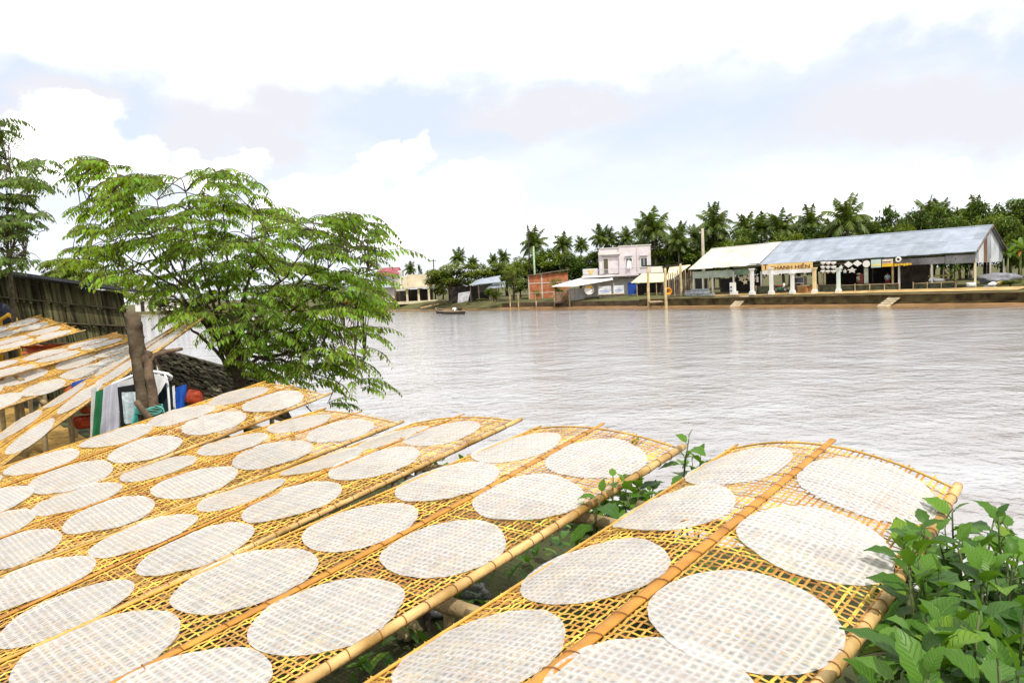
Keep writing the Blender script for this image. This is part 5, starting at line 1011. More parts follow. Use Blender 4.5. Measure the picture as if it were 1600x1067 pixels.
for i, (x, y) in enumerate(((1158, 436), (1164, 432.5), (1171, 434.5), (1164, 440.5), (1177, 436))):
    f = FH('star_lantern', x, ('cream star lantern, lowest-hung on the outer end of the cluster under the white roof', 'cream star lantern at the top of the cluster under the white roof', 'cream star lantern beside the end pillar of the white-roofed shed', 'cream star lantern at the bottom of the cluster under the white roof', 'cream star lantern half hidden by the end pillar')[i], 'lantern', 'cream lanterns under the white roof'); c = f.loc(x, y, .8); mb = MB()
    mb.slab([c+Vector(((.42 if j % 2 == 0 else .2)*math.cos(j*.628+i), 0, (.36 if j % 2 == 0 else .18)*math.sin(j*.628+i))) for j in range(10)], (0, .12, 0)); mb.build('paper', M('lantern_cream', (.75, .70, .52), .7, .1, 2), f.root); hang(f, c+Vector((0, .05, .1)), c.z+.9)
solo('hanging_cloth', WHITE, 'narrow white cloth hanging between the end pillar and the signboard', 'cloth', 1183.5, Dshed(1183.5)+.6, [(1182, 432, 1185, 441, 0, .05)], YAW)
# fences
NET = M('green_net', (.045, .055, .035), .9, .5, 2.5, wave=('X', 5, .5), col2=(.09, .10, .06))
for x0, x1, yt, yb, lb, kx in ((1312, 1404, 444, 458, 'long dark net fence in front of the hanging displays', 4), (1426, 1492, 441.5, 456.5, 'dark net fence beyond the ring ornament, nearer the gable', 3), (1276, 1306, 445, 457, 'short dark net fence between the cream and mint pillars', 1), (1180, 1202, 447, 459, 'short dark net fence before the signboard', 1)):
    f = FS('net_fence', (x0+x1)/2, lb, 'fence', 'dark net fences along the sheds'); k = 6
    f.part('net_panel', NET, [(x0, yt+1, x1, None, -.75, -.70)]); f.part('top_rail', WOODL if kx > 2 else WOODD, [(x0, yt, x1, yt+.9, -.78, -.68)])
    for i in range(kx+1): f.part('post', WOODL, [(x0+(x1-x0)*i/(kx), yt-.8, x0+(x1-x0)*i/kx+1.2, None, -.90, -.79)])
# goods on the ground
f = FS('fuel_pump', 1144, 'white and blue fuel pump in front of the white-roofed shed', 'pump'); f.part('cabinet', WHITE, [(1140, 441.5, 1146, None, -1.3, -.7)]); f.part('panel', M('blue_paint', (.02, .07, .36)), [(1141, 447.5, 1143.5, 450, -1.33, -1.305), (1141, 453, 1143.5, 455.5, -1.33, -1.305)]); f.part('side_box', WHITE, [(1146.2, 455, 1150, None, -1.2, -.7)])
for i, (x, y, lb) in enumerate(((1074, 454, 'stack of grey crates beside the orange hose'), (1083, 451.5, 'tallest stack of grey-blue crates on the quay'), (1096, 451, 'grey crate stack in front of the white-roofed shed'))):
    f = FS('crate_stack', x, lb, 'crates', 'stacked crates on the quay', 1.2); k = 3
    for j in range(k):
        yy = 462-j*(462-y)/k; f.part('crate', M('crate_grey%d' % (j % 2), ((.20, .23, .26), (.33, .37, .40))[j % 2], .7, .3, 3), [(x-5+j*.6, yy-(462-y)/k+.6, x+5-j*.5, yy, -2.6, -1.4)])
for i, (x, lb) in enumerate(((1106, 'low grey block beside the crate stacks'), (1112, 'second low grey block along from the crates'))): solo('concrete_block', M('block_grey', (.35, .34, .31), .9, .2, 3), lb, 'block', x, Dshed(x)-2, [(x-2.4, 458.5, x+2.2, 462.5, 0, .5)], YAW, group='blocks on the quay')
f = FS('shop_desk', 1253, 'orange-brown wooden desk under the signboard', 'desk'); f.part('body', M('desk_wood', (.44, .24, .08), .6, .25, 2), [(1246, 447.5, 1261, None, -.8, .2)]); f.part('top', WOODL, [(1244.5, 446, 1262, 447.3, -.95, .3)]); f.part('front_panel', M('desk_dark', (.30, .15, .05), .6), [(1249, 450, 1258, 456, -.83, -.805)])
f = FS('display_case', 1247, 'pale display case standing behind the shop desk', 'case'); f.part('frame', PLW, [(1240, 432, 1256, 434, 1.5, 2.3), (1240, 434, 1241, None, 1.5, 2.3), (1255, 434, 1256, None, 1.5, 2.3), (1240, 441.5, 1256, 443, 1.5, 2.3)]); f.part('pane', GLASS, [(1241.2, 434.2, 1254.8, 441.3, 1.6, 2.2)])
solo('chair_stack', M('red_brown', (.38, .17, .07), .7, .2, 2), 'narrow red-brown cabinet beside the shop desk', 'cabinet', 1266, Dshed(1266)-.5, [(1263.5, 448, 1268.5, None, 0, .5), (1263, 447.2, 1269, 447.9, -.05, .55)], YAW).name = 'red_cabinet'
f = FS('motor_scooter', 1220, 'parked scooter with white front and green body under the signboard', 'scooter'); c = f.loc(1220, 456, -.6); c.z = .32
for dx in (-.55, .55):
    mb = MB(); mb.tube([Vector((c.x+dx+.24*math.cos(i*.4488), -.6, .30+.24*math.sin(i*.4488))) for i in range(15)], .055, 6, False); w_ = mb.build('wheel', DARKIN, f.root, True); mb = MB(); mb.tube([(c.x+dx, -.64, .3), (c.x+dx, -.56, .3)], .15, 10); mb.build('rim', TING, w_)
mb = MB(); mb.tube([(c.x-.5, -.6, .45), (c.x-.2, -.6, .38), (c.x+.15, -.6, .38), (c.x+.45, -.6, .6)], [.12, .16, .13, .08], 8); mb.build('body', M('scooter_green', (.03, .16, .10), .4), f.root, True)
mb = MB(); mb.tube([(c.x+.35, -.6, .55), (c.x+.42, -.6, .85), (c.x+.38, -.6, 1.02)], [.13, .16, .09], 8); mb.build('front_shield', WHITE, f.root, True); mb = MB(); mb.tube([(c.x+.36, -.9, 1.02), (c.x+.38, -.6, 1.05), (c.x+.36, -.3, 1.02)], .025, 6); mb.build('handlebar', DARKIN, f.root, True); mb = MB(); mb.tube([(c.x-.5, -.6, .66), (c.x-.2, -.6, .72), (c.x+.1, -.6, .68)], [.09, .12, .07], 8); mb.build('seat', M('seat_red', (.25, .03, .02), .6), f.root, True)
for x0, y0, x1, y1, Da, Db, lb in ((1147, 478.2, 1163, 463.5, 84.5, 87, 'weathered gangplank leaning on the river wall below the fuel pump'), (1379, 477, 1404, 461, 70, 72.5, 'weathered gangplank leaning on the river wall below the net fence')):
    a, b = at(x0, y0, Da), at(x1, y1, Db); a.z = -.1; root = empty('gangplank', (a.x, a.y, 0), 0, lb, 'gangplank', 'gangplanks on the river wall'); d_ = (b-a).normalized(); s_ = d_.cross(Vector((0, 0, 1))).normalized()*.55
    for k in (-1, 0, 1): mb = MB(); o_ = s_*k*.68; mb.slab([a+o_-s_*.32, a+o_+s_*.32, b+o_+s_*.32, b+o_-s_*.32], (0, 0, .09)); rel(mb, root); mb.build('plank', M('gang_wood', (.42, .34, .22), .85, .3, 1.5), root)
    mb = MB(); 
    for k in range(1, 6): q_ = a.lerp(b, k/6)+Vector((0, 0, .09)); mb.slab([q_-s_, q_+s_, q_+s_+d_*.08, q_-s_+d_*.08], (0, 0, .04))
    rel(mb, root); mb.build('cleat', WOODD, root)
f = FS('goods_table', 1466, 'long yellowish table with bundles under the blue-roofed shed', 'table'); f.part('table_top', M('table_yellow', (.46, .40, .12), .7, .2, 2), [(1450, 430, 1481, 432.5, 2, 3.2)]); f.part('leg', WOODD, [(1451, 432.6, 1452, None, 2.1, 2.2)]); f.part('leg', WOODD, [(1479, 432.6, 1480, None, 2.1, 2.2)]); f.part('lower_shelf', WOODL, [(1452, 436, 1480, 437, 2.1, 3)])
lump('white_sack', at(1457, 437.5, Dshed(1457)+.5), .35, .3, .3, WHITE, 'white sack beside the post under the blue-roofed shed', 'sack', 41); lump('white_sack', at(1468, 438, Dshed(1468)+.5), .55, .3, .2, WHITE, 'flat white sack lying along the net fence', 'sack', 42)
f = FS('white_tub', 1517, 'white tub standing on its stand by the gable post', 'tub'); c_ = f.loc(1517, 444, -.5); mb = MB(); mb.lathe([(.2, -.35), (.36, -.2), (.42, .12), (.36, .15), (.3, .1)], 14); mb.build('tub', WHITE, f.root, True, c_); mb = MB(); mb.lathe([(.3, 0), (.3, c_.z-.3)], 10, (c_.x, c_.y, 0)); mb.build('stand', WOODD, f.root)
lump('grey_tarp_pile', at(1560, 436, Dshed(1560)+4), 1.9, .9, .62, M('dark_grey_tarp', (.20, .20, .22), .7, .3, 2, .4, 6), 'long heap covered with a grey tarpaulin beyond the gable', 'heap', 44, .45)
f = FS('low_bench', 1545, 'low grey bench with white bundles beside the gable', 'bench'); f.part('bench_top', TARPG, [(1536, 447, 1556, 448.8, -.2, .8)]); f.part('leg', WOODD, [(1537, 448.9, 1538.2, None, -.1, 0)]); f.part('leg', WOODD, [(1554, 448.9, 1555.2, None, -.1, 0)])
lump('white_bundle', at(1551, 444.5, Dshed(1551)+.2), .45, .3, .22, WHITE, 'white bundle on the low bench by the gable', 'bundle', 46); lump('yellow_heap', at(1566, 443, Dshed(1566)+.5), .6, .4, .25, M('straw', (.55, .40, .15), .9), 'heap of straw by the green shrub', 'heap', 47)
# utility poles, masts
def mast(x, y0, y1, D_, r, lb, arms=(), mat=None, nm='utility_pole'):
    b = at(x, y0, D_); root = empty(nm, (b.x, b.y, ZG), 0, lb, 'pole'); mb = MB(); mb.tube([(0, 0, -.3), (0, 0, b.z-ZG)], [r*1.25, r], 8); mb.build('shaft', mat or M('pole_concrete', (.40, .36, .27), .85, .2, 1), root, True)
    for z_, w_ in arms: mb = MB(); mb.box(-w_, w_, -.06, .06, b.z-ZG-z_, b.z-ZG-z_+.12); mb.build('crossarm', WOODD, root)
mast(1097.5, 357, 0, 104, .20, 'tall pale concrete utility pole behind the white-roofed shed', ((.4, .7),)); mast(833.5, 385, 0, 124, .14, 'slim green-white pole rising behind the brick building', (), M('pole_green', (.35, .45, .30), .8)); mast(824.5, 351, 0, 135, .12, 'tall thin antenna mast beside the palm by the brick building', ((.5, .35), (1.6, .3)), DARKIN, 'antenna_mast')
mast(677, 405, 0, 150, .10, 'thin dark pole above the big riverside tree', ((.4, .6),), DARKIN); mast(1434, 292, 0, 120, .05, 'very thin mast standing high above the palms', (), M('mast_grey', (.45, .45, .47), .7), 'antenna_mast'); mast(658, 396, 0, 220, .06, 'faint thin mast far behind the cream building', ((.8, .5),), M('mast_grey', (1, 1, 1)), 'antenna_mast')
# ------------------------------------------------------------------ boat and people
def skin_mesh(joints, edges, radii, name, mat, parent, sub=2):
    me = bpy.data.meshes.new(name); me.from_pydata(joints, edges, []); o = bpy.data.objects.new(name, me); COL.objects.link(o)
    sm = o.modifiers.new('skin', 'SKIN'); sv = me.skin_vertices[0].data
    for i, r_ in enumerate(radii): sv[i].radius = (r_, r_); sv[i].use_root = (i == 0)
    ss = o.modifiers.new('sub', 'SUBSURF'); ss.levels = sub; ss.render_levels = sub
    bpy.context.view_layer.update(); m2 = bpy.data.meshes.new_from_object(o.evaluated_get(bpy.context.evaluated_depsgraph_get())); bpy.data.objects.remove(o)
    m2.name = name; m2.materials.clear(); m2.materials.append(mat); m2.polygons.foreach_set('use_smooth', [True]*len(m2.polygons)); q = bpy.data.objects.new(name, m2); COL.objects.link(q); q.parent = parent; return q
SKIN = M('skin', (.42, .24, .15), .6, .1, 4)
def person(loc, rz, label, J, shirt, trousers, hat=None):
    root = empty('person', loc, rz, label, 'person')
    names = ['pelvis', 'waist', 'chest', 'neck', 'head', 'crown', 'sl', 'el', 'wl', 'hl', 'sr', 'er', 'wr', 'hr', 'hipl', 'kl', 'al', 'fl', 'hipr', 'kr', 'ar', 'fr']
    rad = [.12, .115, .125, .055, .085, .07, .065, .045, .034, .03, .065, .045, .034, .03, .085, .062, .042, .035, .085, .062, .042, .035]
    E_ = [(0, 1), (1, 2), (2, 3), (3, 4), (4, 5), (2, 6), (6, 7), (7, 8), (8, 9), (2, 10), (10, 11), (11, 12), (12, 13), (0, 14), (14, 15), (15, 16), (16, 17), (0, 18), (18, 19), (19, 20), (20, 21)]
    P = [Vector(J[n]) for n in names]; skin_mesh(P, E_, rad, 'body', SKIN, root)
    i_ = [0, 1, 2, 6, 7, 10, 11]; skin_mesh([P[i] for i in i_], [(0, 1), (1, 2), (2, 3), (3, 4), (2, 5), (5, 6)], [.145, .14, .15, .088, .065, .088, .065], 'shirt', shirt, root)
    i_ = [0, 14, 15, 16, 18, 19, 20]; skin_mesh([P[i] for i in i_], [(0, 1), (1, 2), (2, 3), (0, 4), (4, 5), (5, 6)], [.15, .105, .078, .06, .105, .078, .06], 'trousers', trousers, root)
    mb = MB()
    if hat: mb.lathe([(.26, 0), (.27, .01), (.12, .12), (.01, .2)], 16, P[5]+Vector((0, 0, .0))); mb.build('hat', hat, root, True)
    else: mb.lathe([(.095, -.06), (.11, .0), (.09, .07), (.02, .1)], 12, P[5]); mb.build('hair', M('black_hair', (.015, .012, .01), .6), root, True)
    mb = MB(); h = P[4]; mb.lathe([(.012, -.02), (.018, 0), (.004, .03)], 6, h+Vector((0, -.09, 0))); mb.build('nose', SKIN, root, True)
    return root
STAND = dict(pelvis=(0, 0, .92), waist=(0, 0, 1.08), chest=(0, 0, 1.30), neck=(0, 0, 1.46), head=(0, -.01, 1.56), crown=(0, 0, 1.64), sl=(-.19, 0, 1.38), el=(-.24, .02, 1.12), wl=(-.22, -.08, .90), hl=(-.21, -.11, .82), sr=(.19, 0, 1.38), er=(.25, .02, 1.12), wr=(.2, -.14, .95), hr=(.17, -.2, .92),
             hipl=(-.1, 0, .86), kl=(-.11, -.02, .48), al=(-.11, 0, .09), fl=(-.12, -.14, .04), hipr=(.1, 0, .86), kr=(.11, -.02, .48), ar=(.11, 0, .09), fr=(.12, -.14, .04))
SIT = dict(pelvis=(0, 0, .42), waist=(0, -.02, .58), chest=(0, -.06, .80), neck=(0, -.07, .96), head=(0, -.09, 1.05), crown=(0, -.07, 1.13), sl=(-.19, -.05, .88), el=(-.3, -.12, .64), wl=(-.24, -.34, .55), hl=(-.2, -.42, .55), sr=(.19, -.05, .88), er=(.32, .06, .66), wr=(.36, .26, .56), hr=(.37, .34, .54),
           hipl=(-.1, -.04, .40), kl=(-.16, -.44, .48), al=(-.15, -.5, .12), fl=(-.15, -.64, .08), hipr=(.1, -.04, .40), kr=(.16, -.44, .48), ar=(.15, -.5, .12), fr=(.15, -.64, .08))
def fabric(k, c): return M(k, c, .85, .12, 6)
bl, br = atz(681, 489.5, .0), atz(727, 491.0, .0); bd = (br-bl); BL = bd.length*.98; mid_ = (bl+br)/2; byaw = math.atan2(bd.y, bd.x)
root = empty('wooden_boat', (mid_.x, mid_.y, 0), byaw, 'narrow dark wooden boat crossing close to the far bank, bow raised', 'boat')
G = []; n_ = 24
for i in range(n_+1):
    e = i/n_*2-1; wd = .62*(1-abs(e)**3.2)+.02; sh_ = .34+.42*max(0, -e)**3+.12*max(0, e)**3; G.append([])
    for j in range(13):
        a = -math.pi/2*1.0+math.pi*j/12; G[-1].append(Vector((e*BL/2, wd*math.sin(a), sh_-(sh_+.12*(1-abs(e)**2))*max(0, math.cos(a))**.7)))
mb = MB(); mb.grid(G); mb.grid([[p*1.0+Vector((0, 0, .05)) if True else p for p in r][::-1] for r in [[Vector((q.x*.985, q.y*.92, q.z)) for q in r] for r in G]])
mb.build('hull', M('boat_wood', (.055, .04, .03), .6, .4, 2), root, True)
mb = MB()
for sgn in (0, 12): mb.tube([r[sgn]+Vector((0, 0, .03)) for r in G], .05, 6)
mb.build('gunwale', WOODL, root, True); mb = MB(); mb.box(-BL*.36, -BL*.20, -.42, .42, .30, .36); mb.build('bow_deck', WOODL, root); mb = MB(); mb.box(BL*.14, BL*.20, -.5, .5, .26, .33); mb.build('thwart', WOODL, root)
mb = MB(); mb.box(-.2, .25, -.25, .25, .0, .55); mb.tube([(.2, 0, .3), (1.4, 0, .2), (2.4, 0, -.15)], .05, 6); mb.build('motor', DARKIN, root, False, (BL*.34, 0, .25))
p_ = mid_+bd.normalized()*BL*.17
person((p_.x, p_.y, -.06), byaw-math.pi/2, 'person in a white shirt seated in the stern of the wooden boat', SIT, fabric('white_shirt', (.75, .76, .78)), fabric('dark_trousers', (.03, .03, .04)), None)
q1 = FS('tmp', 1337, None, None); w1 = q1.o+q1.n*.9; w2 = q1.o+(Fr('tmp', 1380, Dshed(1380), None, None, YAW).o-q1.o)+q1.n*1.2
for o in [o for o in COL.objects if o.name.startswith('tmp')]: bpy.data.objects.remove(o)
person((w1.x, w1.y, ZG+.02), YAW, 'person in a pale green shirt and white hat standing behind the net fence', STAND, fabric('pale_green_shirt', (.45, .50, .36)), fabric('brown_trousers', (.15, .09, .06)), WHITE)
person((w2.x, w2.y, ZG+.02), YAW+.6, 'person in a light blue shirt standing under the pale green sign', STAND, fabric('light_blue_shirt', (.40, .55, .60)), fabric('red_trousers', (.25, .04, .04)), None)
solo('hanging_cloth', M('mint_cloth', (.55, .60, .50), .8, .2, 2), 'tall pale mint cloth hanging from the white disc rail', 'cloth', 1353, Dshed(1353)+.3, [(1350, 419, 1356.5, 443, 0, .06)], YAW); solo('hanging_cloth', M('red_cloth', (.26, .05, .05), .8, .2, 2), 'dark red cloth hanging beside the tall mint cloth', 'cloth', 1346, Dshed(1346)+.6, [(1343.5, 428, 1348.5, 443, 0, .06)], YAW)
# ------------------------------------------------------------------ palms and trees of the far bank
PLEAF = M('palm_leaf', (.08, .13, .018), .45, .35, .5, spec=.3, island=.5, transl=.25, col2=(.13, .17, .028)); PTR = M('palm_trunk', (.20, .165, .115), .9, .3, 1.5, .5, 8)
def make_palm(seed, hgt):
    rs = random.Random(seed); root = empty('coconut_palm', (0, 0, 0)); mb = MB(); lean = rs.uniform(-.7, .7)
    P = [Vector((lean*(f**2), .3*lean*f, hgt*f)) for f in [i/10 for i in range(11)]]; mb.tube([Vector((0, 0, -.6))]+P, [.24]+[.19-.07*i/10 for i in range(11)], 8); mb.build('trunk', PTR, root, True)
    top = P[-1]; fol = MB()
    for k in range(24):
        az_ = k*2.399+rs.uniform(-.25, .25); f = k/23; el_ = R(82-105*f)+R(rs.uniform(-8, 8)); Ln = rs.uniform(2.3, 3.1)*(1-.18*f); d = Vector((math.cos(az_)*math.cos(el_), math.sin(az_)*math.cos(el_), math.sin(el_))); p = top+Vector((0, 0, .1)); pts = [p]
        for i in range(16):
            d = (d+Vector((0, 0, -1))*(.045+.010*i)*(.65 if f < .3 else 1)).normalized(); p = p+d*Ln/16; pts.append(p)
        fol.tube(pts, [.035-.028*i/16 for i in range(17)], 3)
        for i in range(2, 17):
            dd = (pts[i]-pts[i-1]).normalized(); sd_ = dd.cross(Vector((0, 0, 1))); sd_ = sd_.normalized() if sd_.length > .05 else Vector((math.sin(az_), -math.cos(az_), 0)); ll = (.85 if i < 12 else .85-.13*(i-11))*rs.uniform(.8, 1.1)
            for sg in (-1, 1):
                for h_ in (0, .5):
                    b0 = pts[i-1].lerp(pts[i], h_); ld = (sd_*sg*.75+dd*.55+Vector((0, 0, -1))*rs.uniform(.25, .75)).normalized(); wd = dd*.055
                    fol.add([b0-wd, b0+wd, b0+ld*ll*.6+wd*.8-Vector((0, 0, .04)), b0+ld*ll-Vector((0, 0, .22*ll)), b0+ld*ll*.6-wd*.8-Vector((0, 0, .04))], [(0, 1, 2, 4), (4, 2, 3)])
    fol.build('crown', PLEAF, root); 
    mb = MB()
    for k in range(5): mb.lathe([(.03, -.13), (.11, -.03), (.11, .05), (.03, .13)], 7, top+Vector((.24*math.cos(k*1.26), .24*math.sin(k*1.26), -.28)))
    mb.build('coconut_bunch', M('coconut', (.20, .17, .04), .6), root, True); root['hgt'] = hgt; return root
PV_ = [make_palm(51, 7.0), make_palm(52, 8.5), make_palm(53, 7.6), make_palm(54, 9.2)]
PALMS = [(836, 380, 19, 150, 'dark coconut palm beside the antenna mast'), (872, 383, 15, 152, 'coconut palm above the brick building roof edge'), (934, 371, 14, 135, 'coconut palm standing against the sky just upstream of the pink house'), (957, 374, 14, 138, 'coconut palm behind the low wing of the pink house'),
 (978, 372, 13, 136, 'coconut palm directly behind the taller block of the pink house'), (1000, 360, 12, 140, 'slim coconut palm over the end window of the pink house'), (1029, 358, 25, 128, 'big full coconut palm next to the pink house'), (1062, 376, 20, 122, 'yellowish coconut palm between the pink house and the concrete utility pole'),
 (1092, 372, 15, 130, 'coconut palm half hidden by the concrete utility pole'), (1125, 351, 24, 122, 'tall coconut palm above the ridge of the white roof'), (1157, 356, 18, 126, 'rounded coconut palm over the white roof, next to the tallest there'), (1187, 356, 18, 124, 'coconut palm above the joint between white and blue roofs'),
 (1226, 356, 22, 118, 'broad coconut palm above the shop signboard'), (1250, 362, 16, 122, 'shorter coconut palm between two broad ones above the signboard'), (1276, 349, 21, 116, 'coconut palm above the small hanging bowls'), (1322, 344, 28, 110, 'largest coconut palm, rising over the middle of the blue roof'), (1300, 366, 18, 113, 'low coconut palm tucked beside the largest palm'),
 (1452, 333, 20, 112, 'coconut palm beside the very thin mast'), (1476, 334, 17, 116, 'coconut palm next to the one by the thin mast'), (1518, 330, 17, 110, 'coconut palm above the gable end of the blue roof'), (1352, 360, 15, 116, 'small coconut palm over the blue roof, just past the largest palm'),
 (712, 403, 12, 175, 'coconut palm crown showing over the big riverside tree'), (741, 411, 9, 185, 'small coconut palm above the dark shack'), (767, 407, 8, 190, 'tiny coconut palm alone on the skyline past the dark shack'), (791, 402, 10, 180, 'coconut palm leaning on the skyline before the antenna mast'), (637, 421, 9, 185, 'dark palm above the cream riverside building'), (905, 384, 11, 150, 'low palm at the sky gap before the pink house')]
rs = random.Random(77); used = [False]*4
for i, (x, y, r_, D_, lb) in enumerate(PALMS):
    k = (i*3+i//4) % 4; s_ = (r_*1.65/FPX*D_)/2.75; c = at(x, y+r_*.15, D_); src = PV_[k]; H = c.z-(1.5-.2); sz = H/src['hgt']
    if used[k]: o = copy_tree(src, (c.x, c.y, 1.3), rs.uniform(0, 6.3), (s_, s_, s_))
    else: o = src; used[k] = True; o.location = (c.x, c.y, 1.3); o.rotation_euler.z = rs.uniform(0, 6.3); o.scale = (s_, s_, s_)
    o.location.z = c.z-src['hgt']*s_                       # crown at its true height
    if o.location.z > 1.3:                                  # a longer trunk below
        zz = (c.z-1.2)/(src['hgt']*s_)
        for ch in o.children:
            if ch.name.startswith('trunk'): ch.scale = (1, 1, 1)
        mb = MB(); mb.tube([(0, 0, (1.0-o.location.z)/s_), (0, 0, -.3)], [.27, .23], 8); mb.build('trunk_base', PTR, o, True)
    o.rotation_euler.x, o.rotation_euler.y = R(rs.uniform(-4, 4)), R(rs.uniform(-7, 7))
    tag(o, lb, 'palm tree', 'coconut palms along the far bank')
TL1 = M('grove_leaf', (.07, .12, .016), .55, .4, .35, spec=.25, island=.55, transl=.25, col2=(.14, .195, .024)); TL2 = M('grove_leaf_light', (.11, .17, .02), .55, .4, .35, spec=.25, island=.5, transl=.3, col2=(.19, .24, .03)); TL3 = M('grove_leaf_dark', (.05, .095, .016), .55, .4, .35, spec=.25, island=.5, transl=.2, col2=(.10, .15, .02))
def make_tree(seed, mat, nclump, nleaf, ls, shape=(1, 1, 1), gap=.0):
    """a crown of leaf-sized faces in separate clumps; 8 m tall, about 7 m wide"""
    rs = random.Random(seed); root = empty('broadleaf_tree', (0, 0, 0)); wood = MB(); fol = MB(); wobble_tube(wood, [(0, 0, -.5), (.1, .05, 1.6), (.0, .1, 3.2)], .24, .16, 8, 4, .08, seed)
    for k in range(nclump):
        while True:
            c = Vector((rs.uniform(-1, 1), rs.uniform(-1, 1), rs.uniform(-.9, 1)))
            if .25 < c.length < 1: break
        c = Vector((c.x*3.1*shape[0], c.y*3.1*shape[1], 4.6+c.z*2.9*shape[2])); cr_ = rs.uniform(.6, 1.25)
        wood.tube(bez(Vector((0, .1, rs.uniform(1.6, 3.2))), Vector((c.x*.35, c.y*.35, c.z*.75+.6)), c, 6), [.10-.014*i for i in range(7)], 4, False)
        for j in range(nleaf):
            d = Vector((rs.gauss(0, 1), rs.gauss(0, 1), rs.gauss(0, .75))).normalized()*cr_*rs.uniform(.45, 1.05)**.5; p = c+Vector((d.x, d.y, d.z*.75)); a = Vector((rs.uniform(-1, 1), rs.uniform(-1, 1), rs.uniform(-.9, .4))).normalized(); b = a.cross(Vector((rs.uniform(-.5, .5), rs.uniform(-.5, .5), 1))).normalized(); L_ = ls*rs.uniform(.6, 1.25); w_ = L_*.26
            fol.add([p, p+a*L_*.5+b*w_, p+a*L_, p+a*L_*.5-b*w_], [(0, 1, 2, 3)])
    wood.build('trunk', TBARK, root, True); fol.build('crown', mat, root); return root
TV = [make_tree(61, TL1, 46, 120, .46), make_tree(62, TL2, 42, 120, .44), make_tree(63, TL3, 48, 120, .46), make_tree(64, TL1, 38, 120, .48, (1.1, 1.1, .85)), make_tree(65, TL2, 22, 80, .36, (.9, .9, 1.1)), make_tree(66, TL3, 20, 130, .55, (.75, .75, 1.25))]
tused = [False]*6
def tree(k, x, ytop, D_, wpx, lb, zb=1.3, grp='broadleaf trees of the far bank', cat='tree'):
    top = at(x, ytop, D_); H = top.z-zb; s_ = H/8.0; sw = wpx/FPX*D_/7.6
    if tused[k]: o = copy_tree(TV[k], (top.x, top.y, zb), rs.uniform(0, 6.3), (sw, sw, s_))
    else: o = TV[k]; tused[k] = True; o.location = (top.x, top.y, zb); o.rotation_euler.z = rs.uniform(0, 6.3); o.scale = (sw, sw, s_)
    tag(o, lb, cat, grp); return o
tree(1, 706, 406, 131, 98, 'big yellow-green tree on the water edge beside the cream riverside building'); tree(4, 800, 411, 121, 58, 'light green tree between the dark shack and the brick building'); tree(4, 868, 433, 112, 34, 'bright bush-like tree half covering the brick wall')
tree(0, 690, 424, 150, 40, 'dark tree behind the cream riverside building'); tree(1, 812, 432, 128, 40, 'pale tree spilling over beside the brick wall end'); tree(3, 770, 447, 118, 30, 'low scrubby tree at the foot of the dark shack'); tree(4, 838, 452, 110.5, 20, 'small scrub at the foot of the brick wall')
row1 = [(760, 424, 160, 60, 1), (790, 422, 158, 56, 1), (826, 412, 150, 60, 1), (850, 402, 150, 58, 0), (880, 404, 146, 58, 1), (905, 412, 140, 54, 2), (930, 402, 140, 50, 0), (958, 396, 138, 50, 2), (985, 396, 138, 44, 0), (1010, 392, 134, 50, 2), (1040, 388, 128, 56, 1), (1066, 394, 124, 50, 0), (1088, 388, 124, 50, 2), (1112, 386, 122, 52, 0), (1140, 378, 122, 54, 2), (1150, 388, 116, 50, 1), (1172, 376, 122, 52, 0), (1204, 374, 118, 54, 2), (1232, 380, 114, 56, 1), (1246, 372, 118, 52, 0), (1275, 372, 114, 52, 2), (1302, 370, 112, 54, 0), (1335, 366, 112, 56, 2), (1362, 358, 112, 50, 0), (1380, 334, 112, 38, 5), (1406, 340, 112, 54, 3), (1430, 348, 108, 54, 2), (1458, 342, 110, 56, 0), (1486, 338, 110, 56, 3), (1510, 336, 106, 56, 0), (1538, 332, 104, 58, 2), (1566, 330, 102, 60, 3), (1594, 328, 100, 62, 0), (1626, 326, 98, 66, 2), (1415, 366, 104, 50, 1), (1470, 360, 104, 52, 2), (1500, 356, 102, 50, 0), (1545, 352, 98, 52, 1), (1580, 356, 94, 52, 0), (1610, 368, 88, 50, 3)]
places = ['above the dark shack', 'above the tin roofs', 'before the antenna mast', 'behind the antenna mast', 'above the brick building', 'in the sky gap by the pink house', 'just upstream of the pink house', 'behind the low wing of the pink house', 'behind the taller pink block', 'at the corner of the pink house', 'past the pink house', 'before the concrete utility pole', 'behind the concrete utility pole', 'over the end of the white roof', 'over the middle of the white roof', 'close behind the white ridge', 'over the joint of the two roofs', 'over the first of the signboard letters', 'close behind the signboard roof', 'over the last signboard letters', 'over the small hanging bowls', 'beside the largest palm', 'just past the largest palm', 'over the hanging diamonds', 'spindly with layered boughs against the sky', 'dome-shaped, over the ring ornament', 'before the very thin mast', 'behind the very thin mast', 'past the two palms by the thin mast', 'before the palm over the gable', 'over the gable apex', 'past the gable apex', 'at the downstream picture edge', 'last on the downstream skyline', 'close behind the blue ridge by the ring', 'close behind the blue ridge by the table', 'close behind the blue ridge by the gable', 'close beside the gable wall', 'downstream of the gable wall', 'low at the downstream edge']
for i, (x, y, D_, w_, k) in enumerate(row1): tree(k, x, y-(24 if x > 930 else 17), D_, w_*1.45, f"{('mid green','pale green','dark green','wide-crowned green','pale slender','dark slender')[k]} tree {places[i]}")
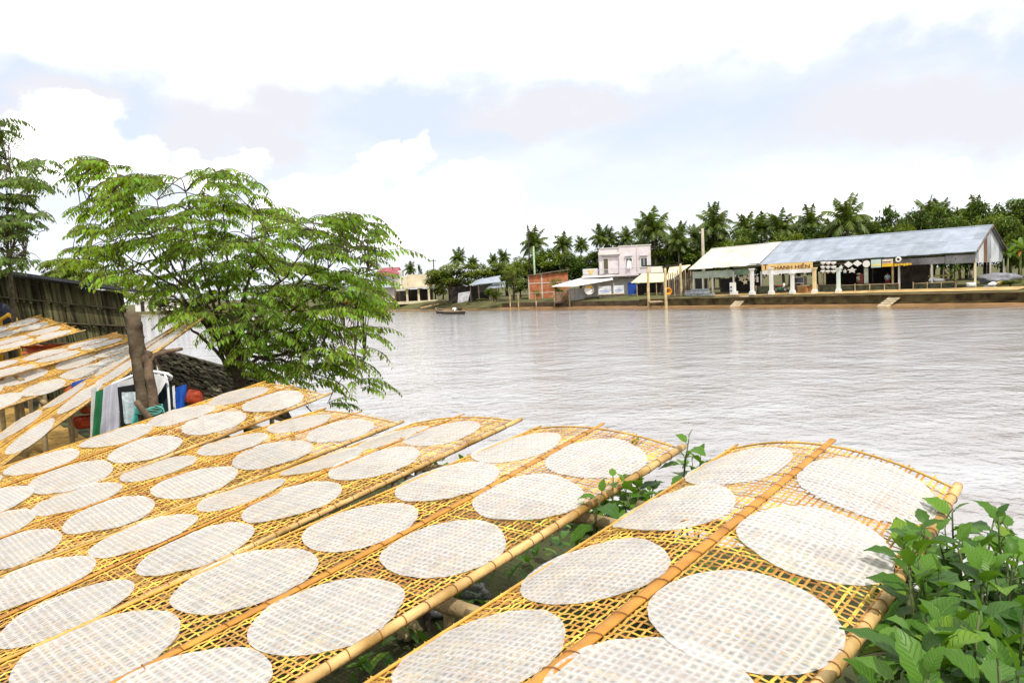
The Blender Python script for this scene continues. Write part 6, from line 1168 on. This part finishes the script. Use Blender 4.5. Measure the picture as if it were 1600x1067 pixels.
for i, (x, y, D_, w_, k, lb) in enumerate(((470, 434, 230, 70, 1, 'pale tree line clump far upstream, first from the hut'), (515, 436, 220, 60, 0, 'green tree far upstream before the red-roofed house'), (556, 437, 205, 56, 4, 'pale green tree far upstream next to the red-roofed house'), (585, 444, 170, 40, 1, 'bright tree under the red-roofed house'), (425, 440, 240, 60, 3, 'wide-crowned tree far upstream behind the leafy tree'), (655, 408, 180, 14, 5, 'thin layered tree above the cream building roof'), (330, 452, 250, 60, 0, 'dark tree far upstream behind the leafy tree stems'))): tree(k, x, y, D_, w_, lb)
# low green growth by the gable and on the banks
def shrub(x, y, D_, wpx, k, lb):
    o = tree(k, x, y, D_, wpx, lb, ZG-.1, 'shrubs of the far bank', 'shrub'); o.name = 'shrub'
for x, y, D_, w_, k, lb in ((1578, 436, 70, 40, 1, 'bright green shrub at the end of the quay'), (1604, 440, 68, 30, 4, 'light green shrub on the downstream edge of the quay'), (1560, 446, 70, 18, 4, 'small yellow-green shrub next to the low bench'), (775, 462, 119, 24, 4, 'low green shrub on the bank below the dark shack'), (752, 466, 120, 26, 1, 'sprawling shrub on the bank below the tin roofs'), (690, 470, 134, 30, 0, 'dim shrub on the bank under the big yellow-green tree'), (880, 455, 110, 16, 4, 'small shrub before the tarp shack')): shrub(x, y, D_, w_, k, lb)
# potted sapling before the net fence, banana clump by the gable
f = FS('quay_sapling', 1494, 'thin sapling with sparse leaves standing in front of the net fence', 'tree'); c = f.loc(1494, 455, -1.2); mb = MB(); t_ = f.loc(1494, 416, -1.2); wobble_tube(mb, [(c.x, -1.2, -.2), (t_.x, -1.2, t_.z-.4)], .06, .035, 6, 6, .04, 4); mb.build('trunk', M('sapling_bark', (.30, .18, .14), .85), f.root, True)
mb = MB(); rs2 = random.Random(3)
for i in range(150):
    p = Vector((t_.x+rs2.gauss(0, .42), -1.2+rs2.gauss(0, .4), t_.z-.35+rs2.gauss(0, .5))); a = Vector((rs2.uniform(-1, 1), rs2.uniform(-1, 1), rs2.uniform(-1, .2))).normalized()*.26; b = a.cross(Vector((0, 0, 1))).normalized()*.08; mb.add([p, p+a*.5+b, p+a, p+a*.5-b], [(0, 1, 2, 3)])
mb.build('crown', TL1, f.root)
for i, (x, y, lb) in enumerate(((1574, 384, 'banana plant with broad pale leaves beside the gable'), (1594, 376, 'banana plant with an orange dead leaf at the downstream edge'))):
    b = at(x, y+14, 79); root = empty('banana_plant', (b.x, b.y, ZG), 0, lb, 'banana plant', 'banana plants by the gable'); mb = MB(); hh = b.z-ZG; mb.tube([(0, 0, -.2), (.05, 0, hh)], [.14, .08], 8); mb.build('stem', M('banana_stem', (.20, .22, .08), .7), root, True); fol = MB(); fol.uv = []
    for k in range(9): a_ = k*2.4+i; e_ = R(78-8*k); leaf(fol, Vector((.05, 0, hh)), Vector((math.cos(a_)*math.cos(e_), math.sin(a_)*math.cos(e_), math.sin(e_))), Vector((-math.cos(a_)*.3, -math.sin(a_)*.3, 1)), 2.1, .26, 1.2, R(12), 10)
    fol.uv = None; fol.build('leaves', M('banana_leaf', (.12, .20, .03), .45, .3, 1, transl=.3, island=.3), root, True)
    if i: fol = MB(); fol.uv = []; leaf(fol, Vector((.05, 0, hh-.2)), Vector((-.5, -.6, .3)), Vector((0, 0, 1)), 1.6, .22, 1.6, R(14), 10); fol.uv = None; fol.build('dead_leaf', M('dead_banana', (.42, .17, .03), .7), root, True)
# houses far upstream, glimpsed through the leafy tree
for i, (x0, x1, y0, lb, mt, D_) in enumerate(((210, 262, 466, 'long white riverside building glimpsed past the thatched hut roof', PLW, 205), (266, 300, 468, 'white house with dark doors glimpsed beside the leaning post', WHITE, 200), (520, 552, 464, 'shabby riverside house with red tubs, glimpsed through the leafy tree', CREAM, 160), (556, 592, 462, 'grey plank house glimpsed through the leafy tree near the red-roofed house', WOODL, 155))):
    f = Fr('upstream_house', (x0+x1)/2, D_, lb, 'house', 0, ZG, 'houses far upstream'); f.part('wall', mt, [(x0, y0, x1, None, 0, 5)]); a, b, z0, z1 = f.rect(x0-1.5, y0-4, x1+1.5, y0+.4, -.5); mb = MB(); mb.slab([(a, -.9, z0), (b, -.9, z0), (b, 2.5, z1), (a, 2.5, z1)], (0, 0, .12)); mb.slab([(b, 5.6, z0), (a, 5.6, z0), (a, 2.52, z1), (b, 2.52, z1)], (0, 0, .12)); mb.build('roof', TIN if i % 2 else TINW, f.root)
    w_ = (x1-x0)/4; 
    for k in range(3): f.part('door', DARKIN, [(x0+w_*(k+.7), y0+5, x0+w_*(k+1.15), None, -.05, -.01)])
solo('red_tub', M('red_paint', (.55, .03, .02), .5), 'bright red tub on the far bank, glimpsed through the leafy tree', 'tub', 540, 150, [(534, 470, 546, 477, 0, 1.2), (533, 469, 547, 470, -.1, 1.3)])
# a thing with a single top-level mesh has its origin at its base already
bpy.context.view_layer.update()
